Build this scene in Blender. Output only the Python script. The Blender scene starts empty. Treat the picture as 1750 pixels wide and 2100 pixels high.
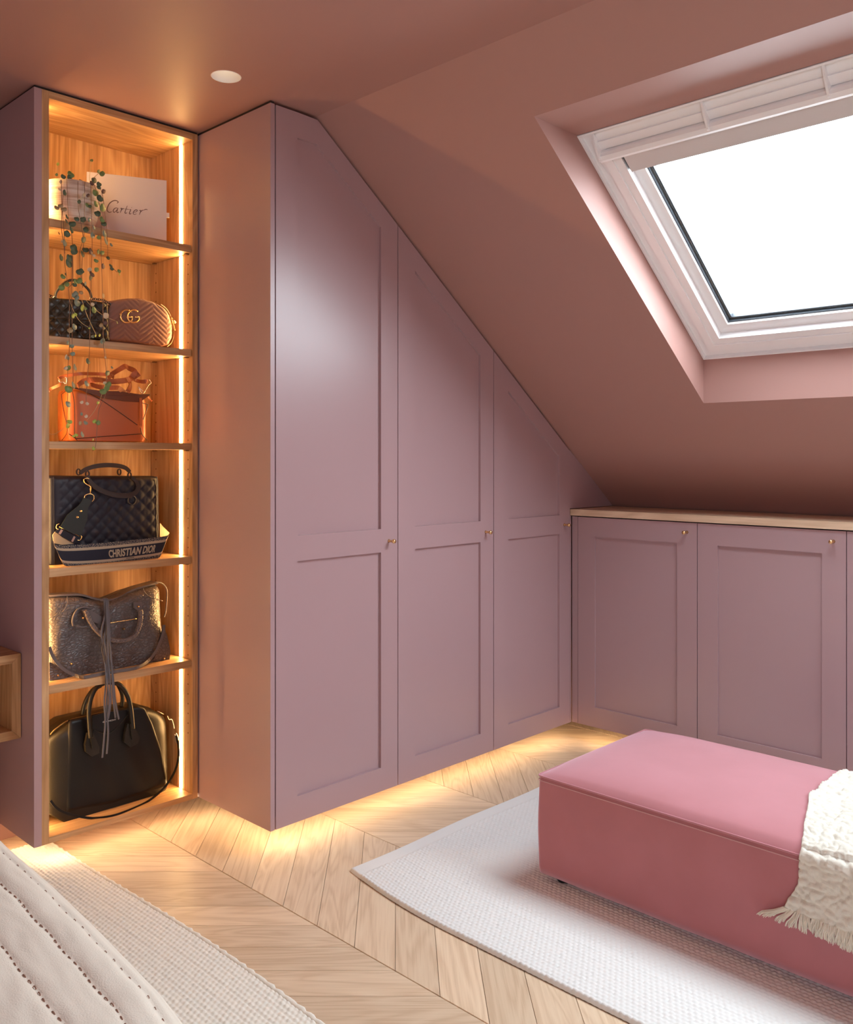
import bpy, math, random
import numpy as np
from mathutils import Vector, Matrix, noise

# ------------------------------------------------------------------ camera
FPX, YAW, HY, CAMZ = 1838.0, math.radians(44.05), 939.0, 1.2444
sc = bpy.context.scene
cam = bpy.data.cameras.new('camera'); camo = bpy.data.objects.new('camera', cam)
sc.collection.objects.link(camo); sc.camera = camo
cam.sensor_fit = 'HORIZONTAL'; cam.sensor_width = 36.0
cam.lens = 36.0 * FPX / 1750.0
cam.shift_y = (HY - 1050.0) / 1750.0
cam.clip_start = 0.02
camo.location = (0, 0, CAMZ)
camo.rotation_euler = (math.radians(90), 0, YAW - math.radians(90))

# ------------------------------------------------------------------ world and exposure
SKY = 19.0
LED = 1.5
world = bpy.data.worlds.new('overcast_sky'); sc.world = world
world.use_nodes = True
bg = world.node_tree.nodes['Background']
bg.inputs['Color'].default_value = (0.86, 0.96, 1.04, 1)
bg.inputs['Strength'].default_value = SKY
sc.view_settings.view_transform = 'Standard'
sc.view_settings.look = 'None'
sc.view_settings.exposure = 0.0
sc.view_settings.gamma = 1.0
sc.view_settings.use_curve_mapping = False
sc.cycles.max_bounces = 14
sc.cycles.diffuse_bounces = 8
sc.cycles.transparent_max_bounces = 16
sc.cycles.sample_clamp_indirect = 6.0

rnd = random.Random(7)

# ------------------------------------------------------------------ helpers
Fv = Vector((math.cos(YAW), math.sin(YAW), 0)); Rv = Vector((math.sin(YAW), -math.cos(YAW), 0))
CAM = Vector((0, 0, CAMZ))
def ray(px, py): return Fv + Rv * ((px - 875) / FPX) + Vector((0, 0, (HY - py) / FPX))
def PY(px, py, Y):                       # a point of the plane y = Y
    d = ray(px, py); return CAM + d * (Y / d.y)
def PX(px, py, X):
    d = ray(px, py); return CAM + d * (X / d.x)
def PL(px, py, p0, n):
    d = ray(px, py); return CAM + d * ((p0 - CAM).dot(n) / d.dot(n))

WL = {}
def wloc(o): return WL.get(o.name, Vector((0, 0, 0))) if o else Vector((0, 0, 0))
def tag(o, label=None, cat=None, group=None, kind=None):
    if label: o['label'] = label
    if cat: o['category'] = cat
    if group: o['group'] = group
    if kind: o['kind'] = kind
    return o
def thing(name, loc, label, cat, group=None):
    o = bpy.data.objects.new(name, None); sc.collection.objects.link(o)
    o.location = loc; o.empty_display_size = 0.05; WL[o.name] = Vector(loc)
    return tag(o, label, cat, group)
def obj(name, V, Fc, mat, parent=None, smooth=False, label=None, kind=None, loc=None):
    V = np.asarray([tuple(v) for v in V], float) if not isinstance(V, np.ndarray) else V
    if loc is None:
        lo, hi = V.min(0), V.max(0); c = Vector(((lo[0]+hi[0])/2, (lo[1]+hi[1])/2, lo[2]))
    else: c = Vector(loc)
    me = bpy.data.meshes.new(name)
    W = V - np.array(c)
    if isinstance(Fc, np.ndarray):
        n = len(Fc); k = Fc.shape[1]
        me.vertices.add(len(W)); me.vertices.foreach_set('co', W.astype(np.float32).ravel())
        me.loops.add(n*k); me.loops.foreach_set('vertex_index', Fc.astype(np.int32).ravel())
        me.polygons.add(n); me.polygons.foreach_set('loop_start', np.arange(0, n*k, k, dtype=np.int32))
        me.update(calc_edges=True); me.validate()
    else:
        me.from_pydata([tuple(v) for v in W], [], Fc)
        me.update()
    if smooth: me.shade_smooth()
    me.materials.append(mat)
    o = bpy.data.objects.new(name, me); sc.collection.objects.link(o)
    if parent:
        o.parent = parent; o.location = c - wloc(parent)
    else: o.location = c
    WL[o.name] = c
    if label: o['label'] = label
    if kind: o['kind'] = kind
    return o

class MB:
    def __init__(s): s.v = []; s.f = []
    def add(s, V, F):
        b = len(s.v); s.v += [tuple(p) for p in V]; s.f += [tuple(i + b for i in f) for f in F]; return s
    def box(s, x0, x1, y0, y1, z0, z1):
        V = [(x, y, z) for z in (z0, z1) for y in (y0, y1) for x in (x0, x1)]
        return s.add(V, [(0,2,3,1),(4,5,7,6),(0,1,5,4),(2,6,7,3),(0,4,6,2),(1,3,7,5)])
    def prism(s, poly, f0, f1):         # poly: 2-D points; f0/f1 map (a,b) to 3-D
        n = len(poly); V = [f0(*p) for p in poly] + [f1(*p) for p in poly]
        F = [tuple(range(n)), tuple(range(2*n-1, n-1, -1))]
        F += [(i, i+n, (i+1) % n + n, (i+1) % n) for i in range(n)]
        return s.add(V, F)
    def tube(s, pts, r, n=8, cap=True):
        pts = [Vector(p) for p in pts]; m = len(pts)
        rr = r if isinstance(r, (list, tuple)) else [r]*m
        V = []; F = []; up = None
        for i, p in enumerate(pts):
            t = (pts[min(i+1, m-1)] - pts[max(i-1, 0)])
            if t.length < 1e-9: t = Vector((0, 0, 1))
            t.normalize()
            if up is None:
                up = Vector((0, 0, 1)) if abs(t.z) < .9 else Vector((1, 0, 0))
            a = t.cross(up)
            if a.length < 1e-5: a = t.cross(Vector((.3, .8, .5)))
            a.normalize(); b = a.cross(t); b.normalize(); up = b
            for k in range(n):
                w = 2*math.pi*k/n; V.append(p + (a*math.cos(w) + b*math.sin(w))*rr[i])
        for i in range(m-1):
            for k in range(n):
                F.append((i*n+k, i*n+(k+1) % n, (i+1)*n+(k+1) % n, (i+1)*n+k))
        if cap: F.append(tuple(range(n-1, -1, -1))); F.append(tuple((m-1)*n+k for k in range(n)))
        return s.add(V, F)
    def ribbon(s, pts, w, th, nrm=(0, -1, 0), tw=None):
        pts = [Vector(p) for p in pts]; m = len(pts); N = Vector(nrm)
        ww = w if isinstance(w, (list, tuple)) else [w]*m
        V = []; F = []
        for i, p in enumerate(pts):
            t = (pts[min(i+1, m-1)] - pts[max(i-1, 0)]).normalized()
            b = N.cross(t)
            if b.length < 1e-4: b = Vector((0, 0, 1))
            b.normalize(); c = t.cross(b).normalized()
            if tw: q = Matrix.Rotation(tw[i], 3, t); b = q @ b; c = q @ c
            for sa, sb in ((-1, -1), (1, -1), (1, 1), (-1, 1)):
                V.append(p + b*sa*ww[i]/2 + c*sb*th/2)
        for i in range(m-1):
            for k in range(4):
                F.append((i*4+k, i*4+(k+1) % 4, (i+1)*4+(k+1) % 4, (i+1)*4+k))
        F.append((3, 2, 1, 0)); F.append(tuple((m-1)*4+k for k in range(4)))
        return s.add(V, F)
    def ell(s, c, rx, ry, rz, n=10, m=6):
        V = []; F = []
        for j in range(m+1):
            ph = math.pi*j/m
            for k in range(n):
                w = 2*math.pi*k/n
                V.append((c[0]+rx*math.sin(ph)*math.cos(w), c[1]+ry*math.sin(ph)*math.sin(w), c[2]+rz*math.cos(ph)))
        for j in range(m):
            for k in range(n): F.append((j*n+k, (j+1)*n+k, (j+1)*n+(k+1) % n, j*n+(k+1) % n))
        return s.add(V, F)
    def lathe(s, c, prof, n=24, axis='z'):
        V = []; F = []; m = len(prof)
        for (r, h) in prof:
            for k in range(n):
                w = 2*math.pi*k/n; a, b = r*math.cos(w), r*math.sin(w)
                V.append({'z': (c[0]+a, c[1]+b, c[2]+h), 'y': (c[0]+a, c[1]+h, c[2]+b), 'x': (c[0]+h, c[1]+a, c[2]+b)}[axis])
        for j in range(m-1):
            for k in range(n): F.append((j*n+k, j*n+(k+1) % n, (j+1)*n+(k+1) % n, (j+1)*n+k))
        return s.add(V, F)
    def build(s, name, mat, parent=None, **k): return obj(name, s.v, s.f, mat, parent, **k)

def cat(pts, n=6, closed=False):          # Catmull-Rom
    P = [Vector(p) for p in pts]; out = []
    m = len(P); rng = range(m if closed else m-1)
    for i in rng:
        p0 = P[(i-1) % m] if closed or i > 0 else P[0]
        p1 = P[i]; p2 = P[(i+1) % m]
        p3 = P[(i+2) % m] if closed or i < m-2 else P[-1]
        for k in range(n):
            t = k/n
            out.append(0.5*((2*p1) + (p2-p0)*t + (2*p0-5*p1+4*p2-p3)*t*t + (3*p1-p0-3*p2+p3)*t*t*t))
    if not closed: out.append(P[-1])
    return out

# ------------------------------------------------------------------ materials
def mat(name, col, rough=.5, metal=0, bump=None, spec=.5, sheen=0, coat=0, var=None):
    m = bpy.data.materials.new(name); m.use_nodes = True; nt = m.node_tree
    b = nt.nodes['Principled BSDF']
    b.inputs['Base Color'].default_value = (*col, 1); b.inputs['Roughness'].default_value = rough
    b.inputs['Metallic'].default_value = metal; b.inputs['Specular IOR Level'].default_value = spec
    if sheen: b.inputs['Sheen Weight'].default_value = sheen; b.inputs['Sheen Roughness'].default_value = .35
    if coat: b.inputs['Coat Weight'].default_value = coat; b.inputs['Coat Roughness'].default_value = .2
    tc = nt.nodes.new('ShaderNodeTexCoord')
    if bump or var:
        pass
    if bump:
        sc_, st, det = bump
        n = nt.nodes.new('ShaderNodeTexNoise'); n.inputs['Scale'].default_value = sc_; n.inputs['Detail'].default_value = det
        nt.links.new(tc.outputs['Object'], n.inputs['Vector'])
        bp = nt.nodes.new('ShaderNodeBump'); bp.inputs['Strength'].default_value = st; bp.inputs['Distance'].default_value = .002
        nt.links.new(n.outputs['Fac'], bp.inputs['Height']); nt.links.new(bp.outputs['Normal'], b.inputs['Normal'])
    if var:
        sc_, c2 = var
        n = nt.nodes.new('ShaderNodeTexNoise'); n.inputs['Scale'].default_value = sc_; n.inputs['Detail'].default_value = 3
        nt.links.new(tc.outputs['Object'], n.inputs['Vector'])
        r = nt.nodes.new('ShaderNodeValToRGB'); r.color_ramp.elements[0].position = .35; r.color_ramp.elements[1].position = .65
        r.color_ramp.elements[0].color = (*col, 1); r.color_ramp.elements[1].color = (*c2, 1)
        nt.links.new(n.outputs['Fac'], r.inputs['Fac']); nt.links.new(r.outputs['Color'], b.inputs['Base Color'])
    return m
def emis(name, col, s):
    m = bpy.data.materials.new(name); m.use_nodes = True; nt = m.node_tree; nt.nodes.clear()
    e = nt.nodes.new('ShaderNodeEmission'); o = nt.nodes.new('ShaderNodeOutputMaterial')
    e.inputs['Color'].default_value = (*col, 1); e.inputs['Strength'].default_value = s
    nt.links.new(e.outputs[0], o.inputs[0]); return m
def wood(name, c1, c2, c3, axis=2, rough=.45, k=1.0, rand=False):
    """oak: long fine fibres and broad cathedral figure along one object axis"""
    m = bpy.data.materials.new(name); m.use_nodes = True; nt = m.node_tree; L = nt.links
    b = nt.nodes['Principled BSDF']; b.inputs['Roughness'].default_value = rough
    b.inputs['Specular IOR Level'].default_value = .35
    tc = nt.nodes.new('ShaderNodeTexCoord'); mp = nt.nodes.new('ShaderNodeMapping')
    s = [9*k, 9*k, 9*k]; s[axis] = 1.1*k; mp.inputs['Scale'].default_value = s
    add = nt.nodes.new('ShaderNodeVectorMath'); add.operation = 'ADD'
    L.new(tc.outputs['Object'], add.inputs[0])
    oi = nt.nodes.new('ShaderNodeObjectInfo')
    mul = nt.nodes.new('ShaderNodeVectorMath'); mul.operation = 'SCALE'; mul.inputs[0].default_value = (7.3, 5.1, 3.7)
    L.new(oi.outputs['Random'], mul.inputs['Scale']); L.new(mul.outputs[0], add.inputs[1])
    L.new(add.outputs[0], mp.inputs['Vector'])
    n1 = nt.nodes.new('ShaderNodeTexNoise'); n1.inputs['Scale'].default_value = 1.0; n1.inputs['Detail'].default_value = 2; n1.inputs['Distortion'].default_value = .6
    L.new(mp.outputs[0], n1.inputs['Vector'])
    ms = nt.nodes.new('ShaderNodeMath'); ms.operation = 'MULTIPLY'; ms.inputs[1].default_value = 9.0
    L.new(n1.outputs['Fac'], ms.inputs[0])
    pp = nt.nodes.new('ShaderNodeMath'); pp.operation = 'PINGPONG'; pp.inputs[1].default_value = .5
    L.new(ms.outputs[0], pp.inputs[0])
    mp2 = nt.nodes.new('ShaderNodeMapping'); s2 = [150*k, 150*k, 150*k]; s2[axis] = 5*k; mp2.inputs['Scale'].default_value = s2
    L.new(add.outputs[0], mp2.inputs['Vector'])
    n2 = nt.nodes.new('ShaderNodeTexNoise'); n2.inputs['Scale'].default_value = 1.0; n2.inputs['Detail'].default_value = 3
    L.new(mp2.outputs[0], n2.inputs['Vector'])
    mx = nt.nodes.new('ShaderNodeMath'); mx.operation = 'MULTIPLY_ADD'; mx.inputs[1].default_value = .9; 
    L.new(pp.outputs[0], mx.inputs[0]); L.new(n2.outputs['Fac'], mx.inputs[2])
    r = nt.nodes.new('ShaderNodeValToRGB'); e = r.color_ramp.elements
    e[0].position = .38; e[0].color = (*c1, 1); e[1].position = 1.0; e[1].color = (*c3, 1)
    q = e.new(.68); q.color = (*c2, 1)
    L.new(mx.outputs[0], r.inputs['Fac'])
    out = r.outputs['Color']
    if rand:
        hs = nt.nodes.new('ShaderNodeHueSaturation')
        mr = nt.nodes.new('ShaderNodeMapRange'); mr.inputs['To Min'].default_value = .88; mr.inputs['To Max'].default_value = 1.08
        L.new(oi.outputs['Random'], mr.inputs['Value']); L.new(mr.outputs[0], hs.inputs['Value']); L.new(out, hs.inputs['Color']); out = hs.outputs[0]
    L.new(out, b.inputs['Base Color'])
    bp = nt.nodes.new('ShaderNodeBump'); bp.inputs['Strength'].default_value = .12; bp.inputs['Distance'].default_value = .001
    L.new(n2.outputs['Fac'], bp.inputs['Height']); L.new(bp.outputs['Normal'], b.inputs['Normal'])
    return m

PAINT = (.405, .268, .282)
M = {}
M['wall'] = mat('pink_wall_paint', (.42, .232, .202), .5, bump=(300, .03, 2))
M['paint'] = mat('pink_satin_paint', PAINT, .31, spec=.5)
M['reveal'] = M['wall']
M['dark_gap'] = mat('shadow_gap_black', (.02, .012, .01), .8)  # near-black that paints the shade in the cabinet gaps
M['oak_z'] = wood('oak_upright_grain', (.60, .37, .19), (.50, .285, .135), (.39, .21, .09), 2)
M['oak_x'] = wood('oak_level_grain', (.60, .37, .19), (.50, .285, .135), (.39, .21, .09), 0)
M['oak_y'] = wood('oak_worktop_grain', (.78, .59, .42), (.70, .51, .35), (.60, .42, .28), 1)
M['plank'] = wood('pale_oak_floor', (.74, .575, .41), (.70, .53, .37), (.61, .44, .295), 0, .42, 1.3, True)
M['groove'] = mat('floor_groove_brown', (.16, .08, .04), .8)
M['brass'] = mat('brushed_brass', (.85, .58, .28), .25, 1)
M['gold'] = mat('polished_gold', (.95, .66, .28), .18, 1)
M['silver'] = mat('polished_nickel', (.75, .70, .64), .15, 1)
M['led'] = emis('warm_led_strip', (1.0, .56, .20), 42*LED)
M['led_floor'] = emis('warm_led_underglow', (1.0, .70, .40), 18*LED)
M['white_frame'] = mat('white_lacquer', (.88, .88, .89), .3)
M['blind'] = mat('pale_grey_blind', (.66, .64, .64), .5)
M['gasket'] = mat('dark_gasket', (.05, .06, .075), .5)
M['rubber'] = mat('black_plastic_foot', (.01, .01, .01), .5)

# ------------------------------------------------------------------ the room
ZC = 2.36; SLK = .756; SLC = 3.7627           # slope plane: SLK*x + z = SLC
def SL(x): return min(ZC, SLC - SLK*x)
XB = (SLC - ZC) / SLK
XK = 3.66; RX0, RX1, RY0, RY1 = -1.7, XK, -2.3, 3.03
WY1, WY0 = 1.553, .413; V1, V0 = .12, -1.90;   # added unseen second skylight that brings in extra daylight
WXa, WXb = 2.046, 3.066   # reveal opening on the slope

obj('floor', [(RX0-.1, RY0-.1, -.008), (RX1+.1, RY0-.1, -.008), (RX1+.1, RY1+.1, -.008), (RX0-.1, RY1+.1, -.008),
              (RX0-.1, RY0-.1, -.05), (RX1+.1, RY0-.1, -.05), (RX1+.1, RY1+.1, -.05), (RX0-.1, RY1+.1, -.05)],
    [(0,1,2,3),(7,6,5,4),(0,4,5,1),(1,5,6,2),(2,6,7,3),(3,7,4,0)], M['groove'], kind='structure')
FLOOR = bpy.data.objects['floor']
S0, CW, PW, RISE, G = 1.510, .489, .1497, .505, .0011
def plank_mesh(sgn):
    # parallelogram between two seams, top z=0, long axis turned onto local x
    ang = math.atan2(sgn*RISE, CW)
    pts = [(G, G*.7), (CW-G, G*.7+sgn*RISE*(CW-2*G)/CW), (CW-G, PW-G*.7+sgn*RISE*(CW-2*G)/CW), (G, PW-G*.7)]
    R_ = Matrix.Rotation(-ang, 2)
    cx = Vector((CW/2, PW/2+sgn*RISE/2))
    q = [R_ @ (Vector(p)-cx) for p in pts]
    c = sum(q, Vector((0, 0)))/4
    bev = [p + (c-p).normalized()*.0012 for p in q]
    V = [(p.x, p.y, 0) for p in bev] + [(p.x, p.y, -.001) for p in q] + [(p.x, p.y, -.009) for p in q]
    F = [(0,1,2,3)] + [(4+i, 4+(i+1) % 4, (i+1) % 4, i) for i in range(4)] + [(8+i, 8+(i+1) % 4, 4+(i+1) % 4, 4+i) for i in range(4)]
    me = bpy.data.meshes.new('plank'); me.from_pydata(V, [], F); me.materials.append(M['plank']); return me, ang, cx
PM = {1: plank_mesh(1), -1: plank_mesh(-1)}
for ci in range(-2, 5):
    sg = 1 if ci % 2 == 0 else -1
    me, ang, cx = PM[sg]; xs = S0 + ci*CW
    ybase = 1.418 if sg == 1 else 1.418 + RISE
    for k in range(-16, 12):
        y = ybase + k*PW
        cyy = y + cx.y
        if cyy < .45 or cyy > 3.22: continue
        o = bpy.data.objects.new('plank', me); sc.collection.objects.link(o); o.parent = FLOOR
        o.location = Vector((xs+cx.x, cyy, 0)) - wloc(FLOOR); o.rotation_euler = (0, 0, ang)
# boards beyond what the frame shows
mb = MB()
for k in range(0, 40):
    x = RX0 + .14*k
    if x > S0-2*CW-.14: break
    mb.box(x+.001, x+.139, RY0, RY1, -.008, 0)
for k in range(0, 12):
    mb.box(S0-2*CW-.1, RX1, RY0+.14*k+.001, RY0+.14*k+.139, -.0079, -.0003)
    if RY0+.14*(k+1) > .2: break
mb.build('board_field', M['plank'], FLOOR, kind='stuff')

# ceiling: flat part with a round hole, and the slope with the skylight opening
mb = MB()
DL = (1.477, 2.245); DR = .043; T = .05
ps = DR + .03; n = 32
circ = [(DL[0]+DR*math.cos(2*math.pi*k/n+math.pi/4), DL[1]+DR*math.sin(2*math.pi*k/n+math.pi/4), ZC) for k in range(n)]
sq = []
for k in range(n):
    w = 2*math.pi*k/n + math.pi/4; c_, s_ = math.cos(w), math.sin(w); q = max(abs(c_), abs(s_))
    sq.append((DL[0]+ps*c_/q, DL[1]+ps*s_/q, ZC))
mb.add(circ+sq, [(k, k+n, (k+1) % n+n, (k+1) % n) for k in range(n)])
def q4(x0, x1, y0, y1, off=0):
    mb.add([(x0, y0, SLC-SLK*x0 if x0 > XB+1e-4 else ZC), (x1, y0, SL(x1)), (x1, y1, SL(x1)), (x0, y1, SL(x0))], [(0,3,2,1)])
q4(RX0, DL[0]-ps, RY0, RY1); q4(DL[0]+ps, XB, RY0, RY1); q4(DL[0]-ps, DL[0]+ps, RY0, DL[1]-ps); q4(DL[0]-ps, DL[0]+ps, DL[1]+ps, RY1)
q4(XB, WXa, RY0, RY1); q4(WXb, RX1, RY0, RY1); q4(WXa, WXb, WY1, RY1)
q4(WXa, WXb, V1, WY0); q4(WXa, WXb, RY0, V0)
mb.add([(RX0, RY0, ZC+T*1.4), (2.0, RY0, ZC+T*1.4), (2.0, RY1, ZC+T*1.4), (RX0, RY1, ZC+T*1.4)], [(0,1,2,3)])
mb.build('ceiling', M['wall'], kind='structure')

OFF = .16
XTi = WXa + OFF/SLK; ZT = SLC - SLK*WXa; ZBo = SLC - SLK*WXb; ZBi = ZBo + OFF
mb = MB()   # plastered lining of the skylight: level top, upright bottom, splayed cheeks
A_ = (WXa, ZT); B_ = (XTi, ZT); C_ = (WXb, ZBi); D_ = (WXb, ZBo)
mb.add([(A_[0], WY0, A_[1]), (A_[0], WY1, A_[1]), (B_[0], WY1, B_[1]), (B_[0], WY0, B_[1])], [(0,1,2,3)])
mb.add([(D_[0], WY0, D_[1]), (D_[0], WY1, D_[1]), (C_[0], WY1, C_[1]), (C_[0], WY0, C_[1])], [(3,2,1,0)])
for y in (WY0, WY1):
    mb.add([(p[0], y, p[1]) for p in (A_, B_, C_, D_)], [(0,1,2,3)])
mb.build('trim_1', M['wall'], kind='structure')
mb = MB()
for p, q in ((A_, B_), (D_, C_)):
    mb.add([(p[0], V0, p[1]), (p[0], V1, p[1]), (q[0], V1, q[1]), (q[0], V0, q[1])], [(0,1,2,3)])
for y in (V0, V1): mb.add([(p[0], y, p[1]) for p in (A_, B_, C_, D_)], [(0,1,2,3)])
mb.build('added_skylight_trim', M['wall'], kind='structure')  # lining of the added skylight

# roof over the slope so that the sky only comes in by the window
mb = MB(); r0 = .17
def rf(x0, x1, y0, y1): mb.add([(x0, y0, SLC-SLK*x0+r0), (x1, y0, SLC-SLK*x1+r0), (x1, y1, SLC-SLK*x1+r0), (x0, y1, SLC-SLK*x0+r0)], [(0,1,2,3)])
rf(XB-.2, WXa+.2, RY0-.1, RY1+.1); rf(WXb, RX1+.15, RY0-.1, RY1+.1); rf(WXa+.2, WXb, WY1, RY1+.1); rf(WXa+.2, WXb, V1, WY0); rf(WXa+.2, WXb, RY0-.1, V0)
mb.build('ceiling_roof_deck', M['dark_gap'], kind='structure')

def wall(name, x0, x1, y0, y1, z1=ZC+.07): 
    m_ = MB().box(x0, x1, y0, y1, -.05, z1); m_.build(name, M['wall'], kind='structure')
wall('wall_back', RX0-.1, 1.104, 2.975, 3.1)
wall('wall_rear', 1.10, RX1+.1, RY1-.008, RY1+.1)
LW = (-1.75, -.85, 1.05, 2.05)     # added unseen window in the left wall, for extra daylight
mb = MB().box(RX0-.1, RX0, RY0-.1, LW[0], -.05, ZC+.07).box(RX0-.1, RX0, LW[1], RY1+.1, -.05, ZC+.07).box(RX0-.1, RX0, LW[0], LW[1], -.05, LW[2]).box(RX0-.1, RX0, LW[0], LW[1], LW[3], ZC+.07)
mb.build('wall_left', M['wall'], kind='structure')
wall('wall_front', RX0-.1, RX1+.1, RY0-.1, RY0)
wall('wall_knee', RX1-.02, RX1+.1, RY0-.1, RY1+.1, 1.02)

# ------------------------------------------------------------------ skylight
ds = Vector((.7977, 0, -.603)); dn = Vector((.603, 0, .7977)); W0 = Vector((XTi, 0, ZT))
def WP(s, y, n_): return W0 + ds*s + dn*n_ + Vector((0, y, 0))
def wbox(mb, s0, s1, y0, y1, n0, n1):
    V = [WP(s, y, n_) for n_ in (n0, n1) for y in (y0, y1) for s in (s0, s1)]
    mb.add(V, [(0,2,3,1),(4,5,7,6),(0,1,5,4),(2,6,7,3),(0,4,6,2),(1,3,7,5)])
SB = (WXb - XTi)/.7977
win = thing('window_1', WP(SB/2, (WY0+WY1)/2, 0), None, None); win['kind'] = 'structure'
def ring(name, m_, e0, e1, n0, n1, top0=None, top1=None, **k):
    """a frame between inset e0 and inset e1"""
    mb = MB(); t0 = e0 if top0 is None else top0; t1 = e1 if top1 is None else top1
    wbox(mb, t0, SB-e0, WY1-e1, WY1-e0, n0, n1); wbox(mb, t0, SB-e0, WY0+e0, WY0+e1, n0, n1)
    wbox(mb, SB-e1, SB-e0, WY0+e1, WY1-e1, n0, n1); wbox(mb, t0, t1, WY0+e1, WY1-e1, n0, n1)
    return mb.build(name, m_, win, **k)
ring('frame_upstand', M['white_frame'], -.03, 0, .002, .08)
ring('frame', M['white_frame'], .001, .007, -.003, .08)
ring('frame_lining', M['white_frame'], .007, .036, .012, .09)
ring('sash', M['white_frame'], .040, .068, -.002, .07)
ring('sash_step', M['white_frame'], .068, .096, .003, .07)
ring('glazing_bead', M['white_frame'], .096, .134, .030, .07)
ring('gasket', M['gasket'], .134, .139, .040, .07)
ring('spacer', M['silver'], .139, .146, .050, .062)
ring('gasket', M['gasket'], .146, .150, .048, .066)
mb = MB(); wbox(mb, .13, SB-.13, WY0+.13, WY1-.13, .046, .050)
g = bpy.data.materials.new('window_glass'); g.use_nodes = True; nt = g.node_tree; nt.nodes.clear()
o_ = nt.nodes.new('ShaderNodeOutputMaterial'); t_ = nt.nodes.new('ShaderNodeBsdfTransparent'); gl = nt.nodes.new('ShaderNodeBsdfGlossy')
gl.inputs['Roughness'].default_value = .02; t_.inputs['Color'].default_value = (.97, .985, .98, 1)
fr = nt.nodes.new('ShaderNodeFresnel'); fr.inputs['IOR'].default_value = 1.35; mx = nt.nodes.new('ShaderNodeMixShader')
ge = nt.nodes.new('ShaderNodeNewGeometry'); om = nt.nodes.new('ShaderNodeMath'); om.operation = 'SUBTRACT'; om.inputs[0].default_value = 1.0
nt.links.new(ge.outputs['Backfacing'], om.inputs[1]); mu = nt.nodes.new('ShaderNodeMath'); mu.operation = 'MULTIPLY'
nt.links.new(fr.outputs[0], mu.inputs[0]); nt.links.new(om.outputs[0], mu.inputs[1]); nt.links.new(mu.outputs[0], mx.inputs[0]); nt.links.new(t_.outputs[0], mx.inputs[1]); nt.links.new(gl.outputs[0], mx.inputs[2]); nt.links.new(mx.outputs[0], o_.inputs[0])
mb.build('pane', g, win)
# ventilation flap along the top and the blind below it
prof = [(.010, .012), (.040, .004), (.066, .006), (.070, .014), (.070, .03), (.010, .03)]
mb = MB(); mb.prism(prof, lambda s, n_: WP(s, WY1-.045, n_), lambda s, n_: WP(s, WY0+.045, n_)); mb.build('ventilation_flap', M['white_frame'], win)
prof = [(.070, -.016), (.076, -.024), (.090, -.026), (.100, -.020), (.100, -.010), (.088, -.012), (.078, -.006), (.070, .004)]
mb = MB(); mb.prism(prof, lambda s, n_: WP(s, WY1-.042, n_), lambda s, n_: WP(s, WY0+.042, n_)); mb.build('vent_bar', M['white_frame'], win)
for yb in (WY1-.046, 1.158, .836, .50):
    mb = MB(); mb.prism([(.004, .004), (.030, -.012), (.078, -.030), (.086, -.026), (.072, .012)], lambda s, n_: WP(s, yb, n_), lambda s, n_: WP(s, yb-.006, n_))
    mb.build('bar_bracket', M['white_frame'], win)
mb = MB(); wbox(mb, .094, .166, WY0+.110, WY1-.110, -.004, .035); mb.build('blind_casing', M['blind'], win)
mb = MB(); wbox(mb, .094, .166, WY1-.110, WY1-.100, .010, .040); mb.build('blind_gap_shade', M['gasket'], win)  # dark strip painting the shadow beside the blind casing
added_win2 = thing('added_skylight', WP(SB/2, (V0+V1)/2, 0), None, None); added_win2['kind'] = 'structure'  # skylight added out of view to brighten the room
mb = MB()
wbox(mb, -.03, .13, V0-.03, V1+.03, .002, .08); wbox(mb, SB-.13, SB+.03, V0-.03, V1+.03, .002, .08)
wbox(mb, .13, SB-.13, V1-.13, V1+.03, .002, .08); wbox(mb, .13, SB-.13, V0-.03, V0+.13, .002, .08)
mb.build('frame', M['white_frame'], added_win2)
mb = MB(); wbox(mb, .13, SB-.13, V0+.13, V1-.13, .046, .050); mb.build('pane', g, added_win2)
# daylight portal in the window opening (sampling aid of the sky itself)
added_win3 = thing('added_window', (RX0-.05, (LW[0]+LW[1])/2, LW[2]), None, None); added_win3['kind'] = 'structure'  # window added out of view to brighten the room
mb = MB().box(RX0-.08, RX0-.03, LW[0], LW[0]+.06, LW[2], LW[3]).box(RX0-.08, RX0-.03, LW[1]-.06, LW[1], LW[2], LW[3]).box(RX0-.08, RX0-.03, LW[0]+.06, LW[1]-.06, LW[2], LW[2]+.06).box(RX0-.08, RX0-.03, LW[0]+.06, LW[1]-.06, LW[3]-.06, LW[3])
mb.build('frame', M['white_frame'], added_win3)
pl = bpy.data.lights.new('added_window_portal', 'AREA'); pl.shape = 'RECTANGLE'; pl.size = .84; pl.size_y = .94; pl.cycles.is_portal = True
po = bpy.data.objects.new('added_window_portal', pl); sc.collection.objects.link(po); po.location = (RX0-.09, (LW[0]+LW[1])/2, (LW[2]+LW[3])/2); po.rotation_euler = (math.radians(90), 0, math.radians(-90))
for a_, b_ in ((WY0, WY1), (V0, V1)):
    pl = bpy.data.lights.new('skylight_portal', 'AREA'); pl.shape = 'RECTANGLE'; pl.size = SB-.2; pl.size_y = b_-a_-.2
    pl.cycles.is_portal = True
    po = bpy.data.objects.new('skylight_portal', pl); sc.collection.objects.link(po)
    po.location = WP(SB/2, (a_+b_)/2, .075)
    po.rotation_euler = Matrix((ds, Vector((0, 1, 0)), ds.cross(Vector((0, 1, 0))))).transposed().to_euler()

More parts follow.
